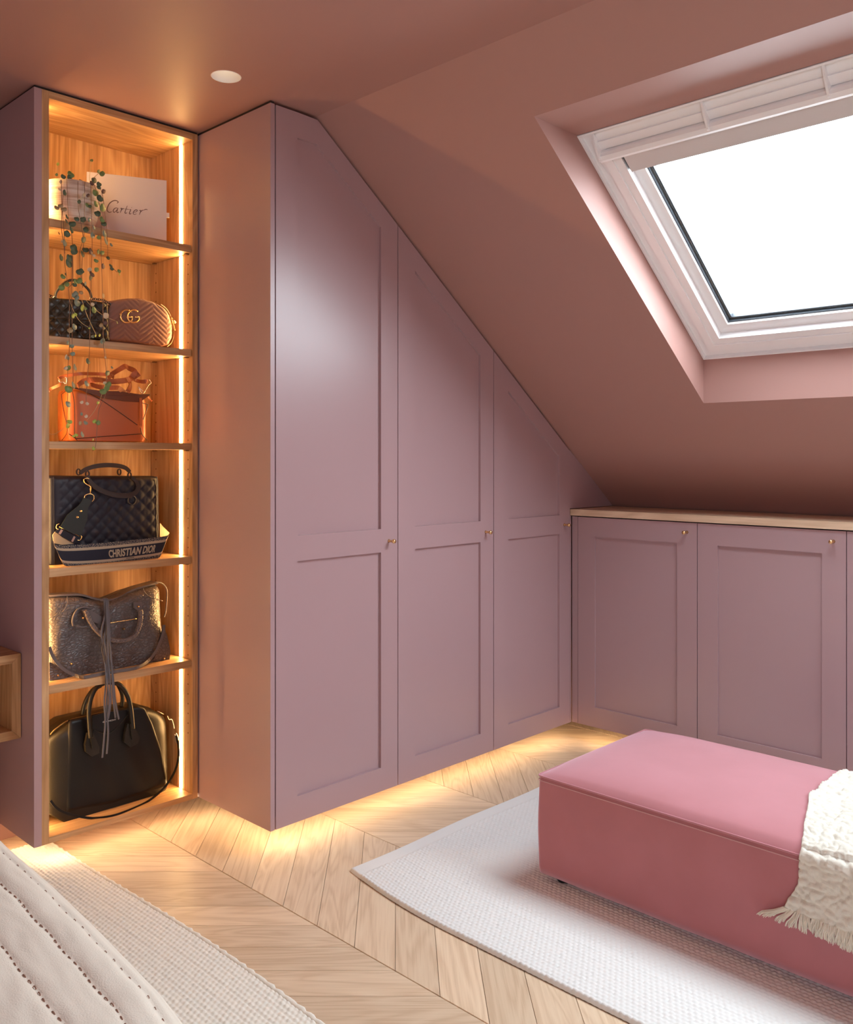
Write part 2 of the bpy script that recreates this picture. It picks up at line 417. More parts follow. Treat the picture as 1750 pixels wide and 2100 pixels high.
# ------------------------------------------------------------------ downlight
t = thing('recessed_downlight', (DL[0], DL[1], ZC), 'small round white recessed downlight in the flat pink ceiling', 'downlight')
MB().lathe((DL[0], DL[1], ZC), [(DR+.001, .0), (DR, -.0012), (DR-.002, 0), (DR*.86, .022), (DR*.62, .045)], 40).build('reflector', mat('white_reflector', (.92, .90, .86), .5), t, smooth=True)
MB().lathe((DL[0], DL[1], ZC+.040), [(DR*.68, 0), (DR*.60, .004), (.001, .006)], 32).build('lamp', emis('soft_lamp_glow', (1, .78, .55), 2.2), t)
MB().lathe((DL[0], DL[1], ZC), [(DR+.002, .0005), (DR+.006, .06), (.001, .06)], 24).build('housing', M['dark_gap'], t)

# ------------------------------------------------------------------ open shelf unit
Z0 = .08; UX0, UX1, UY0, UY1 = 1.107, 1.664, 2.70, 2.985
OX0, OX1 = 1.152, 1.643; ZT_ = ZC - .008
unit = thing('shelf_unit', ((UX0+UX1)/2, UY0, 0), 'tall floor-to-ceiling open oak shelf unit with warm lit sides between pink panels', 'shelving')
MB().box(UX0, 1.130, UY0, 2.974, Z0, ZT_).build('side_panel', M['paint'], unit, label='pink painted outer side panel')
MB().box(1.1305, OX0, UY0+.0005, UY1, Z0, ZT_).build('upright', M['oak_z'], unit)
MB().box(OX1, UX1-.001, UY0+.0005, UY1, Z0, ZT_).build('upright', M['oak_z'], unit)
MB().box(OX0, OX1, UY0+.0005, UY1, ZT_-.022, ZT_).build('top_board', M['oak_x'], unit)
MB().box(OX0, OX1, UY0+.0005, UY1, Z0, Z0+.018).build('bottom_board', M['oak_x'], unit)
MB().box(OX0, OX1, UY1, UY1+.012, Z0, ZT_).build('back_panel', M['oak_z'], unit)
MB().box(UX0+.004, UX1-.002, UY0+.005, UY1, ZT_+.0002, ZC-.0005).build('gap_shade_batten', M['dark_gap'], unit)  # dark batten painting the shade between unit and ceiling
SH = [(1.945, 1.970), (1.591, 1.614), (1.272, 1.294), (.883, .908), (.529, .554)]
for a, b in SH:
    MB().box(OX0+.003, OX1-.003, UY0+.006, UY1-.002, a, b).build('shelf', M['oak_x'], unit)
lev = [Z0+.018] + [v for a, b in reversed(SH) for v in (a, b)] + [ZT_-.022]
for i in range(0, len(lev), 2):
    for x0, x1 in ((OX0, OX0+.002), (OX1-.002, OX1)):
        MB().box(x0, x1, 2.766, 2.782, lev[i]+.002, lev[i+1]-.002).build('light_strip', M['led'], unit)
mb = MB()
for z in np.arange(.30, 1.95, .0335):
    if any(a-.02 < z < b+.006 for a, b in SH): continue
    for yy in (2.728, 2.945):
        mb.lathe((OX1-.0008, yy, z), [(.0028, 0), (.0002, -.0002)], 8, 'x')
mb.build('peg_hole', mat('peg_hole_brown', (.10, .04, .015), .8), unit, kind='stuff')
mb = MB()
bsup = mat('bronze_support', (.22, .12, .06), .4, .6)
for a, b in SH:
    for yy in (2.728, 2.945): MB().box(OX1-.012, OX1-.001, yy-.006, yy+.006, a-.0045, a).build('shelf_support', bsup, unit)

# ------------------------------------------------------------------ pink wardrobe under the slope
WYF, WXS, WXE = 2.290, 1.668, 3.286
ward = thing('wardrobe', ((WXS+WXE)/2, WYF, 0), 'pink built-in wardrobe with three panelled doors cut to the sloping ceiling', 'wardrobe')
def topz(x, gap): return min(ZC-gap, SLC-SLK*x-gap*1.25)
def prismY(poly, y0, y1): return MB().prism(poly, lambda a, b: (a, y0, b), lambda a, b: (a, y1, b))
MB().box(WXS, WXS+.0165, WYF, 2.985, Z0, ZC-.009).build('side_panel', M['paint'], ward)
MB().box(WXS+.003, WXS+.016, WYF+.004, 2.98, ZC-.0088, ZC-.0005).build('gap_shade_batten', M['dark_gap'], ward)  # near-black batten added as the shade above the side panel
gz = .022
prismY([(WXS+.017, Z0+.024), (WXE, Z0+.024), (WXE, topz(WXE, gz)), (XB, topz(XB, gz)), (WXS+.017, topz(WXS, gz))], WYF+.026, 2.98).build('carcass', M['dark_gap'], ward, label='dark inside edge seen through the door gaps')
doors = [(1.6890, 2.2190), (2.2225, 2.7500), (2.7535, 3.2760)]
panels = [(1.774, 2.139), (2.308, 2.672), (2.845, 3.198)]
gp = .010; TD = .022; RC = .010
for i, ((x0, x1), (a, b)) in enumerate(zip(doors, panels)):
    ptop = lambda x: min(2.268, SLC-SLK*x-.095)
    mb = MB()
    def pr_(poly, y0=WYF, y1=WYF+TD): mb.prism(poly, lambda p, q: (p, y0, q), lambda p, q: (p, y1, q))
    def tp(xs, xe):
        pts = [(xs, topz(xs, gp))]
        if xs < XB < xe: pts.append((XB, topz(XB, gp)))
        pts.append((xe, topz(xe, gp))); return pts
    def pp_(xs, xe):
        pts = [(xs, ptop(xs))]; xk = (SLC-.095-2.268)/SLK
        if xs < xk < xe: pts.append((xk, 2.268))
        pts.append((xe, ptop(xe))); return pts
    pr_([(x0, Z0), (a, Z0)] + list(reversed(tp(x0, a))))
    pr_([(b, Z0), (x1, Z0)] + list(reversed(tp(b, x1))))
    pr_([(a, Z0), (b, Z0), (b, .162), (a, .162)])
    pr_([(a, .914), (b, .914), (b, .996), (a, .996)])
    pr_(pp_(a, b) + list(reversed(tp(a, b))))
    d = mb.build('door', M['paint'], ward)
    prismY([(a, .162), (b, .162), (b, .914), (a, .914)], WYF+RC, WYF+TD-.002).build('door_panel', M['paint'], d)
    prismY([(a, .996), (b, .996)] + list(reversed(pp_(a, b))), WYF+RC, WYF+TD-.002).build('door_panel', M['paint'], d)
    kx = [2.177, 2.703, 3.233][i]
    MB().lathe((kx, WYF, .952), [(.0001, 0), (.0065, 0), (.0045, -.003), (.0042, -.018), (.0070, -.021), (.0078, -.026), (.0066, -.030), (.0001, -.031)], 14, 'y').build('knob', M['brass'], d, smooth=True)
MB().box(3.2795, WXE, WYF+.001, WYF+.03, Z0, .99).build('filler_strip', M['paint'], ward)
prismY([(3.2800, 1.021), (3.64, 1.021), (3.2800, SLC-SLK*3.28-.004)], WYF+.004, WYF+.03).build('end_panel', M['paint'], ward)
MB().box(WXS+.24, WXE+.32, WYF+.26, WYF+.275, 0, Z0+.0235).box(WXS+.24, WXS+.255, WYF+.275, 2.98, 0, Z0+.0235).build('plinth', M['paint'], ward)
MB().box(WXS+.03, WXE+.02, WYF+.0225, WYF+.0325, Z0+.002, Z0+.0235).build('light_strip', M['led_floor'], ward)
MB().box(WXS+.0170, WXS+.027, WYF+.05, 2.73, Z0+.002, Z0+.0235).build('light_strip', M['led_floor'], ward)
#, M['paint'], ward)
# shelf unit's own underside lights and plinth
MB().box(UX0+.20, UX1+.2, UY0+.22, UY0+.235, 0, Z0-.0001).box(UX0+.20, UX0+.215, UY0+.235, 2.97, 0, Z0-.0001).build('plinth', M['paint'], unit)
MB().box(UX0+.03, UX1+.004, UY0+.020, UY0+.030, Z0-.004, Z0-.0002).build('light_strip', M['led_floor'], unit)
MB().box(UX0+.020, UX0+.030, UY0+.06, 2.96, Z0-.004, Z0-.0002).build('light_strip', M['led_floor'], unit)

# ------------------------------------------------------------------ low cabinets along the knee wall
LX = 3.290
spans = [(2.257, 1.695), (1.692, 1.130), (1.127, .565), (.562, 0.0)]
pins = [(2.171, 1.781), (1.609, 1.213), (1.044, .648), (.48, .08)]
lab = ['low pink cabinet beside the wardrobe, first in the row under the oak worktop',
       'low pink cabinet in the middle behind the pink ottoman, second from the wardrobe',
       'low pink cabinet cut off by the right edge of the picture, third from the wardrobe']
for i in range(3):
    (y1, y0), (b, a) = spans[i], pins[i]
    c = thing('low_cabinet', (LX, (y0+y1)/2, 0), lab[i], 'cabinet', 'low cabinets under the worktop')
    mb = MB()
    def bx(ya, yb, za, zb): mb.box(LX, LX+TD, ya, yb, za, zb)
    bx(b, y1, Z0, .986); bx(y0, a, Z0, .986); bx(a, b, Z0, .166); bx(a, b, .903, .986)
    d = mb.build('door', M['paint'], c)
    MB().box(LX+.009, LX+TD-.002, a, b, .166, .903).build('door_panel', M['paint'], d)
    MB().lathe((LX, y0+.043, .948), [(.0001, 0), (.0065, 0), (.0045, -.003), (.0042, -.018), (.0070, -.021), (.0078, -.026), (.0066, -.030), (.0001, -.031)], 14, 'x').build('knob', M['brass'], d, smooth=True)
    MB().box(LX+TD+.002, 3.62, y0-.0005, y1+.0005, Z0+.024, .975).build('carcass', M['dark_gap'], c)
    MB().box(LX+.0225, LX+.0325, y0, y1, Z0+.002, Z0+.0235).build('light_strip', M['led_floor'], c)
    MB().box(LX+.31, LX+.32, y0-.001, y1+.001, 0, Z0+.0235).build('plinth', M['paint'], c)
MB().box(LX+.001, LX+.02, 2.2595, 2.289, Z0, .987).build('corner_strip', M['paint'], ward)
o = MB().box(3.282, 3.622, .0, 2.293, .991, 1.0185).build('worktop', M['oak_y'])
tag(o, 'long pale oak worktop running over the low pink cabinets', 'worktop')
# ------------------------------------------------------------------ floating bedside shelf
t = thing('bedside_shelf', (.885, 2.791, .39), 'open mitred oak box shelf hung beside the bed by the left edge of the picture', 'bedside table')
nx0, nx1, ny0, ny1, nz0, nz1, th_ = .665, 1.1045, 2.791, 2.972, .390, .648, .027
for nm, poly in (('top_board', [(nx0, nz1), (nx1, nz1), (nx1-th_, nz1-th_), (nx0+th_, nz1-th_)]), ('bottom_board', [(nx0, nz0), (nx1, nz0), (nx1-th_, nz0+th_), (nx0+th_, nz0+th_)]),
                 ('side_board', [(nx1, nz0), (nx1, nz1), (nx1-th_, nz1-th_), (nx1-th_, nz0+th_)]), ('side_board', [(nx0, nz0), (nx0, nz1), (nx0+th_, nz1-th_), (nx0+th_, nz0+th_)])):
    c = Vector((sum(p[0] for p in poly)/4, sum(p[1] for p in poly)/4)); pp = [tuple(Vector(p)+(c-Vector(p)).normalized()*.0003) for p in poly]
    prismY(pp, ny0, ny1).build(nm, M['oak_x'] if 'side' not in nm else M['oak_z'], t)
MB().box(nx0+th_, nx1-th_, ny1-.01, ny1, nz0+th_, nz1-th_).build('back_board', M['oak_z'], t)

# ------------------------------------------------------------------ soft bodies for bags
def resample(P, n):
    P = [Vector(p) for p in P]; d = [0]
    for a, b in zip(P, P[1:]): d.append(d[-1]+(b-a).length)
    out = []
    for i in range(n+1):
        s = d[-1]*i/n; j = max(k for k in range(len(d)) if d[k] <= s+1e-9); j = min(j, len(P)-2)
        f = (s-d[j])/max(d[j+1]-d[j], 1e-9); out.append(P[j].lerp(P[j+1], min(max(f, 0), 1)))
    return out
def coons(T, B, L, R, nu, nv):
    T, B, L, R = resample(T, nu), resample(B, nu), resample(L, nv), resample(R, nv)
    G_ = [[None]*(nu+1) for _ in range(nv+1)]
    for j in range(nv+1):
        v = j/nv
        for i in range(nu+1):
            u = i/nu
            p = B[i]*(1-v)+T[i]*v+L[j]*(1-u)+R[j]*u-(B[0]*(1-u)*(1-v)+B[nu]*u*(1-v)+T[0]*(1-u)*v+T[nu]*u*v)
            G_[j][i] = p
    return G_
def pillow(name, mt, parent, T, B, L, R, Y, depth, nu=60, nv=40, p=(8, 8), detail=None, bottom_full=False, root=2.6, back=.35, **k):
    """body whose silhouette is given by four edges (pixels of the photo) on the plane y = Y - back*depth"""
    cv = lambda E_: [Vector((q.x, q.z)) for q in (PY(a, b, Y-back*depth) for a, b in E_)]
    G_ = coons(cv(T), cv(B), cv(L), cv(R), nu, nv)
    V = []; F = []; W = nu+1
    for side in (-1, 1):
        for j in range(nv+1):
            v = j/nv
            for i in range(nu+1):
                u = i/nu; q = G_[j][i]
                ev = 1-abs(2*v-1)**p[1] if not (bottom_full and v < .5) else 1.0
                e = max(0, (1-abs(2*u-1)**p[0])*ev)**(1/root)
                d = depth/2*e
                if side < 0 and detail: d += detail(q.x, q.y, u, v)*min(1, e*1.5)
                V.append((q.x, Y+side*d, q.y))
    off = W*(nv+1)
    for j in range(nv):
        for i in range(nu):
            a = j*W+i; F.append((a, a+1, a+W+1, a+W)); F.append((off+a, off+a+W, off+a+W+1, off+a+1))
    for j in range(nv):
        for i in (0, nu):
            a = j*W+i; F.append((a, a+W, off+a+W, off+a) if i == 0 else (a, off+a, off+a+W, a+W))
    for i in range(nu):
        for j in (0, nv):
            a = j*W+i; F.append((a, off+a, off+a+1, a+1) if j == 0 else (a, a+1, off+a+1, off+a))
    o = obj(name, V, F, mt, parent, smooth=True, **k)
    return o
def pts(L_, Y, sc_=None, off=(0, 0)):
    out = []
    for q in L_:
        x, y = (q[0], q[1]); yy = q[2] if len(q) > 2 else Y
        if sc_: x, y = x/sc_+off[0], y/sc_+off[1]
        out.append(PY(x, y, yy))
    return out
def rest(L_, Y, z0):                     # as pts(), but what would sink through a board lies on it
    out = []
    for q in L_:
        p = PY(q[0], q[1], Y)
        if p.z < z0 - 1e-6: d = ray(q[0], q[1]); p = CAM + d*((z0-CAMZ)/d.z)
        p = Vector((p.x, max(p.y, 2.711), max(p.z, z0))); out.append(p)
    return out
def Z(sc_, ox, oy): return lambda L_: [(a[0]/sc_+ox, a[1]/sc_+oy) + tuple(a[2:]) for a in L_]

# ------------------------------------------------------------------ trailing plant and pot
YP = 2.792
plant = thing('potted_plant', (1.262, YP, 1.9705), 'string-of-hearts plant trailing from a pale ribbed pot on the top shelf', 'plant')
potm = mat('pale_whitewashed_pot', (.66, .56, .48), .5); nt = potm.node_tree
tc = nt.nodes.new('ShaderNodeTexCoord'); mp = nt.nodes.new('ShaderNodeMapping'); mp.inputs['Scale'].default_value = (6, 6, 160)
nz = nt.nodes.new('ShaderNodeTexNoise'); nz.inputs['Scale'].default_value = 1; rp = nt.nodes.new('ShaderNodeValToRGB')
rp.color_ramp.elements[0].position = .35; rp.color_ramp.elements[0].color = (.50, .38, .28, 1); rp.color_ramp.elements[1].position = .6; rp.color_ramp.elements[1].color = (.74, .66, .58, 1)
nt.links.new(tc.outputs['Object'], mp.inputs[0]); nt.links.new(mp.outputs[0], nz.inputs[0]); nt.links.new(nz.outputs['Fac'], rp.inputs[0]); nt.links.new(rp.outputs[0], nt.nodes['Principled BSDF'].inputs['Base Color'])
pc = (1.262, YP, 1.9705); PR = .088
MB().lathe(pc, [(.001, 0), (.052, 0), (.060, .004), (.078, .030), (.086, .060), (PR, .100), (PR, .134), (PR-.004, .136), (PR-.008, .132), (PR-.010, .110), (.001, .108)], 48).build('pot', potm, plant, smooth=True)
MB().lathe(pc, [(PR-.011, .112), (.04, .120), (.001, .122)], 20).build('soil', mat('dark_soil', (.03, .02, .012), .9, bump=(200, .8, 3)), plant)
LM = {'g': mat('leaf_fresh_green', (.13, .20, .05), .45, var=(220, (.20, .28, .10))), 'd': mat('leaf_dark_green', (.045, .075, .035), .45, var=(220, (.10, .14, .08))),
      's': mat('leaf_silver_green', (.13, .17, .12), .45, var=(260, (.25, .30, .23))), 'l': mat('leaf_lime', (.30, .38, .04), .45, var=(220, (.42, .48, .10))),
      'c': mat('leaf_cream_backlit', (.55, .45, .32), .5), 't': mat('leaf_tan_underside', (.34, .24, .12), .5), 'b': mat('leaf_purple_brown', (.10, .05, .04), .5)}  # cream leaves have their backlight put into the colour
def leafmesh(m_):
    n = 14; V = [(0, 0, 0)]; F = []
    for k in range(n):
        a = 2*math.pi*k/n + math.pi/2
        r = .5*(1-.34*max(0, math.cos(a-math.pi/2))**6)
        if math.sin(a) < -.6: r *= 1.05
        x, z = r*math.cos(a)*1.02, r*math.sin(a)
        V.append((x, -.12*abs(x)-.10*z*z, z))
    F = [(0, 1+k, 1+(k+1) % n) for k in range(n)]
    V2 = [(x, y+.05, z) for x, y, z in V]; F2 = [tuple(reversed([i+n+1 for i in f])) for f in F]
    F3 = [(1+k, 1+k+n+1, 1+(k+1) % n+n+1, 1+(k+1) % n) for k in range(n)]
    me = bpy.data.meshes.new('leaf'); me.from_pydata(V+V2, [], F+F2+F3); me.materials.append(m_); me.shade_smooth(); return me
LMesh = {k: leafmesh(v) for k, v in LM.items()}
leaves = []
z1 = [(292,165,70,'l'),(265,390,60,'g'),(570,385,125,'g'),(540,440,90,'d'),(1005,90,60,'g'),(1155,320,78,'g'),(1225,370,100,'g'),(1055,505,115,'d'),(410,430,90,'d'),(1165,590,90,'d'),(1160,660,80,'d'),(1010,570,90,'b'),(1090,770,130,'g'),(1260,740,90,'b'),(440,770,100,'d'),(350,540,70,'c'),(330,700,60,'c'),(840,820,80,'c'),(800,895,55,'c'),(1190,890,120,'d'),(920,1030,100,'g'),(975,1060,80,'d'),(1105,1005,115,'g'),(1245,1085,140,'g'),(270,1088,90,'t'),(350,1048,90,'t'),(420,1120,105,'t'),(1130,1210,120,'d'),(1230,1340,105,'g'),(1265,1430,105,'d'),(490,1285,85,'d'),(475,1370,90,'d'),(690,1325,90,'d'),(825,1335,110,'d'),(960,1345,75,'s'),(600,1430,120,'d'),(580,1550,140,'d'),(495,1640,115,'d'),(880,1550,125,'d'),(1060,1510,75,'s'),(1030,1670,105,'s'),(835,1760,135,'d'),(1280,1640,125,'s'),(1310,1790,140,'s'),(1160,1715,75,'g'),(320,1630,50,'b'),(440,1830,120,'s'),(620,1930,150,'d'),(1425,1875,65,'s'),(380,1800,60,'c'),(740,960,80,'d'),(930,830,80,'b'),(780,530,80,'b')]
z2 = [(590,150,120,'d'),(340,265,115,'d'),(500,270,140,'d'),(490,370,155,'d'),(755,190,115,'d'),(815,115,105,'d'),(920,145,120,'b'),(1065,150,90,'g'),(1140,170,90,'g'),(980,225,60,'c'),(1025,330,75,'g'),(1255,275,75,'d'),(1160,435,100,'b'),(1310,425,60,'d'),(1335,485,65,'d'),(1475,530,60,'g'),(1480,590,45,'l'),(375,640,85,'g'),(425,590,50,'d'),(700,540,125,'d'),(755,545,60,'d'),(890,500,85,'c'),(940,590,110,'b'),(920,640,130,'d'),(1030,500,90,'g'),(620,740,95,'g'),(690,720,105,'g'),(445,790,85,'g'),(345,850,105,'g'),(600,800,80,'d'),(810,775,70,'s'),(725,950,80,'t'),(605,990,125,'s'),(640,1050,85,'s'),(650,1145,130,'s'),(1160,1010,90,'t'),(750,1250,110,'l'),(810,1260,60,'g'),(985,1290,110,'g'),(955,1180,60,'c'),(570,1410,85,'l'),(620,1380,60,'l'),(1215,1400,110,'c'),(890,1650,35,'l'),(1435,1540,45,'l'),(600,1620,115,'s'),(510,1690,95,'t'),(1120,1590,75,'t'),(1205,1545,85,'b'),(1010,1800,48,'l'),(1090,1790,48,'l'),(960,1810,55,'s'),(1145,1900,105,'s'),(475,1930,85,'s'),(545,2000,75,'s')]
z3 = [(430,185,60,'s'),(330,230,65,'c'),(365,250,58,'s'),(660,295,75,'d'),(325,400,50,'c'),(360,395,75,'g'),(465,385,85,'s'),(920,240,30,'c'),(950,470,85,'d'),(1020,390,35,'s'),(440,650,95,'s'),(365,710,105,'g'),(640,630,80,'s'),(910,620,45,'c'),(960,645,85,'g'),(940,700,75,'g'),(885,745,85,'g'),(360,935,85,'s'),(565,910,48,'c'),(650,930,42,'c'),(810,915,45,'l'),(565,1085,48,'s'),(630,1120,50,'c'),(545,1220,58,'t'),(625,1215,58,'s'),(755,1195,55,'l'),(810,1215,65,'g'),(385,1200,65,'l'),(360,1260,75,'l'),(575,1390,75,'s'),(485,1400,48,'l'),(445,1415,38,'l'),(735,1470,32,'l'),(745,1600,50,'l')]
for (zz, s_, oy) in ((z1, 10.294, 320), (z2, 9.547, 500), (z3, 7.292, 700)):
    for (x, y, d, c) in zz: leaves.append((x/s_+90, y/s_+oy, d/s_, c))
def yleaf(py): return 2.688 if py > 400 else 2.688 + .0*py
for (x, y, d, c) in leaves:
    Y = 2.686 + rnd.uniform(-.004, .005)
    if y < 375: Y = 2.716
    if y < 372 and x > 150 and y < 350: Y = 2.74
    p = PY(x, y, Y); w = d/FPX*(p-CAM).dot(Fv)
    o = bpy.data.objects.new('leaf', LMesh[c]); sc.collection.objects.link(o); o.parent = plant; o.location = p - wloc(plant)
    w *= 1.14; o.scale = (w*1.08, w, w*1.04*rnd.uniform(.85, 1.05)); o.rotation_euler = (rnd.uniform(-.35, .35), rnd.uniform(-.9, .9), rnd.uniform(-.2, .75))
stem_m = mat('thin_brown_stem', (.16, .07, .035), .5); stem_l = mat('thin_pale_stem', (.42, .30, .14), .5)
ST = [[(126,369),(126,395),(127,430),(126,470),(131,500),(133,540),(137,570),(142,610),(142,660),(142,720),(139,760),(139,800),(137,850),(136,878)],
 [(137,366),(139,420),(141,450),(148,490),(148,540),(147,590),(148,640),(148,700),(150,770),(149,800)], [(160,372),(160,420),(168,470),(170,490),(163,520),(165,560),(170,590)],
 [(174,372),(173,430),(172,490),(168,550),(168,575)], [(186,376),(188,440),(189,500),(188,545),(186,600),(184,690),(183,730),(179,780),(176,830)],
 [(192,376),(200,400),(208,450),(207,500),(209,560),(211,620),(212,700),(216,740),(218,770),(216,810),(203,840),(199,880),(196,915),(190,925)],
 [(206,385),(212,410),(219,470),(221,510),(221,530)], [(142,613),(152,640),(165,660),(181,671)], [(168,615),(180,650),(198,688)], [(172,605),(180,620),(209,645),(241,660)],
 [(226,545),(240,558)], [(215,790),(205,820),(192,845),(178,862)], [(130,392),(128,430),(131,470),(133,520)], [(149,525),(149,575),(141,590)], [(212,700),(219,740),(219,775),(212,800)], [(101,889),(108,891),(118,887),(128,880),(135,872)]]
UP = [[(119,362),(118,339)], [(184,372),(184,360),(187,330)], [(190,366),(203,355)]]
for s_ in ST:
    P_ = [PY(x, y, (2.700 if i == 0 and y < 400 else 2.690)) for i, (x, y) in enumerate(s_)]
    MB().tube(cat(P_, 4), .0009 if s_[0][1] < 600 else .0008, 5).build('stem', stem_m if s_[0][1] < 600 else stem_l, plant)
for s_ in UP: MB().tube(cat([PY(x, y, 2.72) for x, y in s_], 3), .0008, 5).build('stem', stem_l, plant)

# ------------------------------------------------------------------ white boxed bag with script lettering, propped at an angle
th24 = math.radians(24); a0 = PY(178, 352, 2.87); dx = Vector((math.cos(th24), -math.sin(th24), 0)); nn = Vector((math.sin(th24), math.cos(th24), 0))
Lc = .255; zt = a0.z; zb = 1.9705
mb = MB(); A2 = Vector((a0.x, a0.y, 0))
def cardbox(mb, s0, s1, t0, t1, z0, z1):
    V = [A2+dx*s+nn*t+Vector((0, 0, z)) for z in (z0, z1) for t in (t0, t1) for s in (s0, s1)]
    mb.add(V, [(0,2,3,1),(4,5,7,6),(0,1,5,4),(2,6,7,3),(0,4,6,2),(1,3,7,5)])
cb = thing('gift_box', A2+dx*Lc/2+Vector((0, 0, zb)), 'flat white presentation box with grey script lettering leaning behind the trailing plant', 'box')
mb = MB(); cardbox(mb, 0, Lc, .0, .022, zb, zt); mb.build('box_body', mat('white_card', (.74, .68, .68), .4), cb)
mb = MB(); pt = PL(346.5, 442, A2+nn*.012, nn); sx = (pt-A2).dot(dx); cardbox(mb, Lc, Lc+.010, .008, .013, pt.z-.008, pt.z+.008); mb.build('pull_tab', mat('white_ribbon', (.8, .76, .72), .5), cb)
K = Z(4.861, 60, 150)
strokes = [([(890,1287),(876,1296),(888,1284),(865,1270),(835,1274),(800,1300),(778,1345),(780,1375),(800,1388),(822,1380)], 3.4),
 ([(885,1350),(868,1343),(848,1352),(837,1373),(845,1387),(862,1378),(884,1350)], 2.6), ([(886,1344),(874,1380),(880,1391),(896,1382)], 2.8),
 ([(908,1350),(922,1349),(908,1392)], 2.8), ([(913,1376),(930,1352),(948,1352)], 2.6), ([(978,1322),(955,1385),(962,1397),(976,1390)], 2.8), ([(952,1353),(997,1360)], 1.8),
 ([(1000,1362),(1012,1362),(998,1396),(1006,1404),(1018,1397)], 2.8), ([(1020,1338),(1022,1340)], 4.0), ([(1040,1388),(1064,1383),(1078,1370),(1066,1362),(1046,1374),(1036,1395),(1046,1408),(1070,1402)], 2.6),
 ([(1096,1370),(1112,1370),(1098,1412)], 2.8), ([(1103,1395),(1124,1370),(1140,1366)], 2.6), ([(1140,1366),(1162,1358),(1180,1362)], 2.6)]
mb = MB()
for s_, w in strokes:
    P_ = [PL(a[0], a[1], A2-nn*.0006, nn) for a in K(s_)]
    Q = cat(P_, 5); n_ = len(Q); ws = [max(.0005, w*.00072*(.65+.6*math.sin(math.pi*i/max(1, n_-1)))) for i in range(n_)]
    mb.ribbon(Q, ws, .0004, nrm=-nn)
mb.build('lettering', mat('grey_brown_print', (.13, .075, .07), .5), cb)

# ------------------------------------------------------------------ text helper
def text_mesh(s, sx=1, sz=1, off=0, shear=0):
    cu = bpy.data.curves.new('t', 'FONT'); cu.body = s; cu.size = 1; cu.offset = off; cu.shear = shear; cu.resolution_u = 3; cu.fill_mode = 'FRONT'
    o = bpy.data.objects.new('t', cu); sc.collection.objects.link(o)
    dg = bpy.context.evaluated_depsgraph_get(); me = bpy.data.meshes.new_from_object(o.evaluated_get(dg))
    V = [(v.co.x, v.co.y) for v in me.vertices]; F = [tuple(p.vertices) for p in me.polygons]
    bpy.data.objects.remove(o); bpy.data.curves.remove(cu); bpy.data.meshes.remove(me)
    x0 = min(v[0] for v in V); x1 = max(v[0] for v in V); y0 = 0; y1 = max(v[1] for v in V)
    return [((x-x0)/(x1-x0), (y-y0)/(y1-y0)) for x, y in V], F

def chain(mb, P_, r=.0035, w=.0011, every=.006):
    R_ = resample(P_, max(2, int(sum((Vector(a)-Vector(b)).length for a, b in zip(P_, P_[1:]))/every)))
    for i, (a, b) in enumerate(zip(R_, R_[1:])):
        c = (a+b)/2; t_ = (b-a).normalized(); u_ = t_.cross(Vector((0, 1, 0)) if i % 2 else Vector((0, .5, .87))).normalized()
        mb.tube([c + t_*math.cos(2*math.pi*k/8)*r*1.2 + u_*math.sin(2*math.pi*k/8)*r for k in range(9)], w, 5, cap=False)

# ------------------------------------------------------------------ shelf 2, left: black quilted bag
blk = mat('black_leather', (.016, .012, .006), .34, bump=(500, .15, 2), spec=.6)
tA = thing('handbag', PY(160, 694, 2.80), 'small black diamond-quilted flap handbag with curved top handle and chain', 'handbag', 'handbags in the lit shelf unit')
def quilt(p, amp, x0=0, z0=0):
    def f(x, z, u, v):
        a, b = (x-x0+(z-z0))/p, (x-x0-(z-z0))/p
        return amp*(abs(math.sin(math.pi*a))*abs(math.sin(math.pi*b)))**.45 - amp*.5
    return f
YA = 2.815; dA = .085
wA = Z(4.773, 60, 500)
pillow('body', blk, tA, [(78,610),(190,618),(223,623)], [(78,694),(190,694),(226,699)], [(78,694),(78,610)], [(226,699),(223.5,623)], YA, dA, 140, 80, (14, 10), quilt(.037, .006), bottom_full=True, root=3)
zA0 = PY(150, 655, YA-.035)
fl = pillow('flap', blk, tA, [(78,608),(190,616),(222,621)], [(78,653),(130,655),(190,660),(221,664)], [(78,653),(78,608)], [(221,664),(222,621)], YA-dA/2+.003, .016, 140, 50, (16, 8), quilt(.037, .005), root=3)
h = cat(pts([(113,611),(115,600),(124,588),(136,578),(148,574.5),(162,577),(175,587),(184,598),(188,611)], YA-.01), 5)
MB().tube(h, .0042, 10).build('handle', blk, tA, smooth=True)
mb = MB(); 
for (a, b) in ((113,611), (188,612)):
    c = PY(a, b, YA-.012); mb.tube([c+Vector((.006*math.cos(w), 0, .006*math.sin(w))) for w in np.linspace(0, 2*math.pi, 11)], .0013, 6, cap=False)
mb.build('handle_ring', M['silver'], tA, smooth=True)
mb = MB(); chain(mb, cat(pts([(100,605),(108,609)], YA-.03), 3)); chain(mb, cat(pts([(190,613),(200,614),(213,616),(222,622),(227,624),(222,630)], YA-.03), 3))
mb.build('chain', mat('dark_metal', (.10, .08, .07), .25, 1), tA, kind='stuff')
MB().lathe(PY(161, 672, YA-dA/2-.004), [(.0001, -.006), (.010, -.006), (.013, -.002), (.013, .004)], 16, 'y').build('lock', mat('black_metal', (.03, .03, .035), .3, .8), tA, smooth=True)

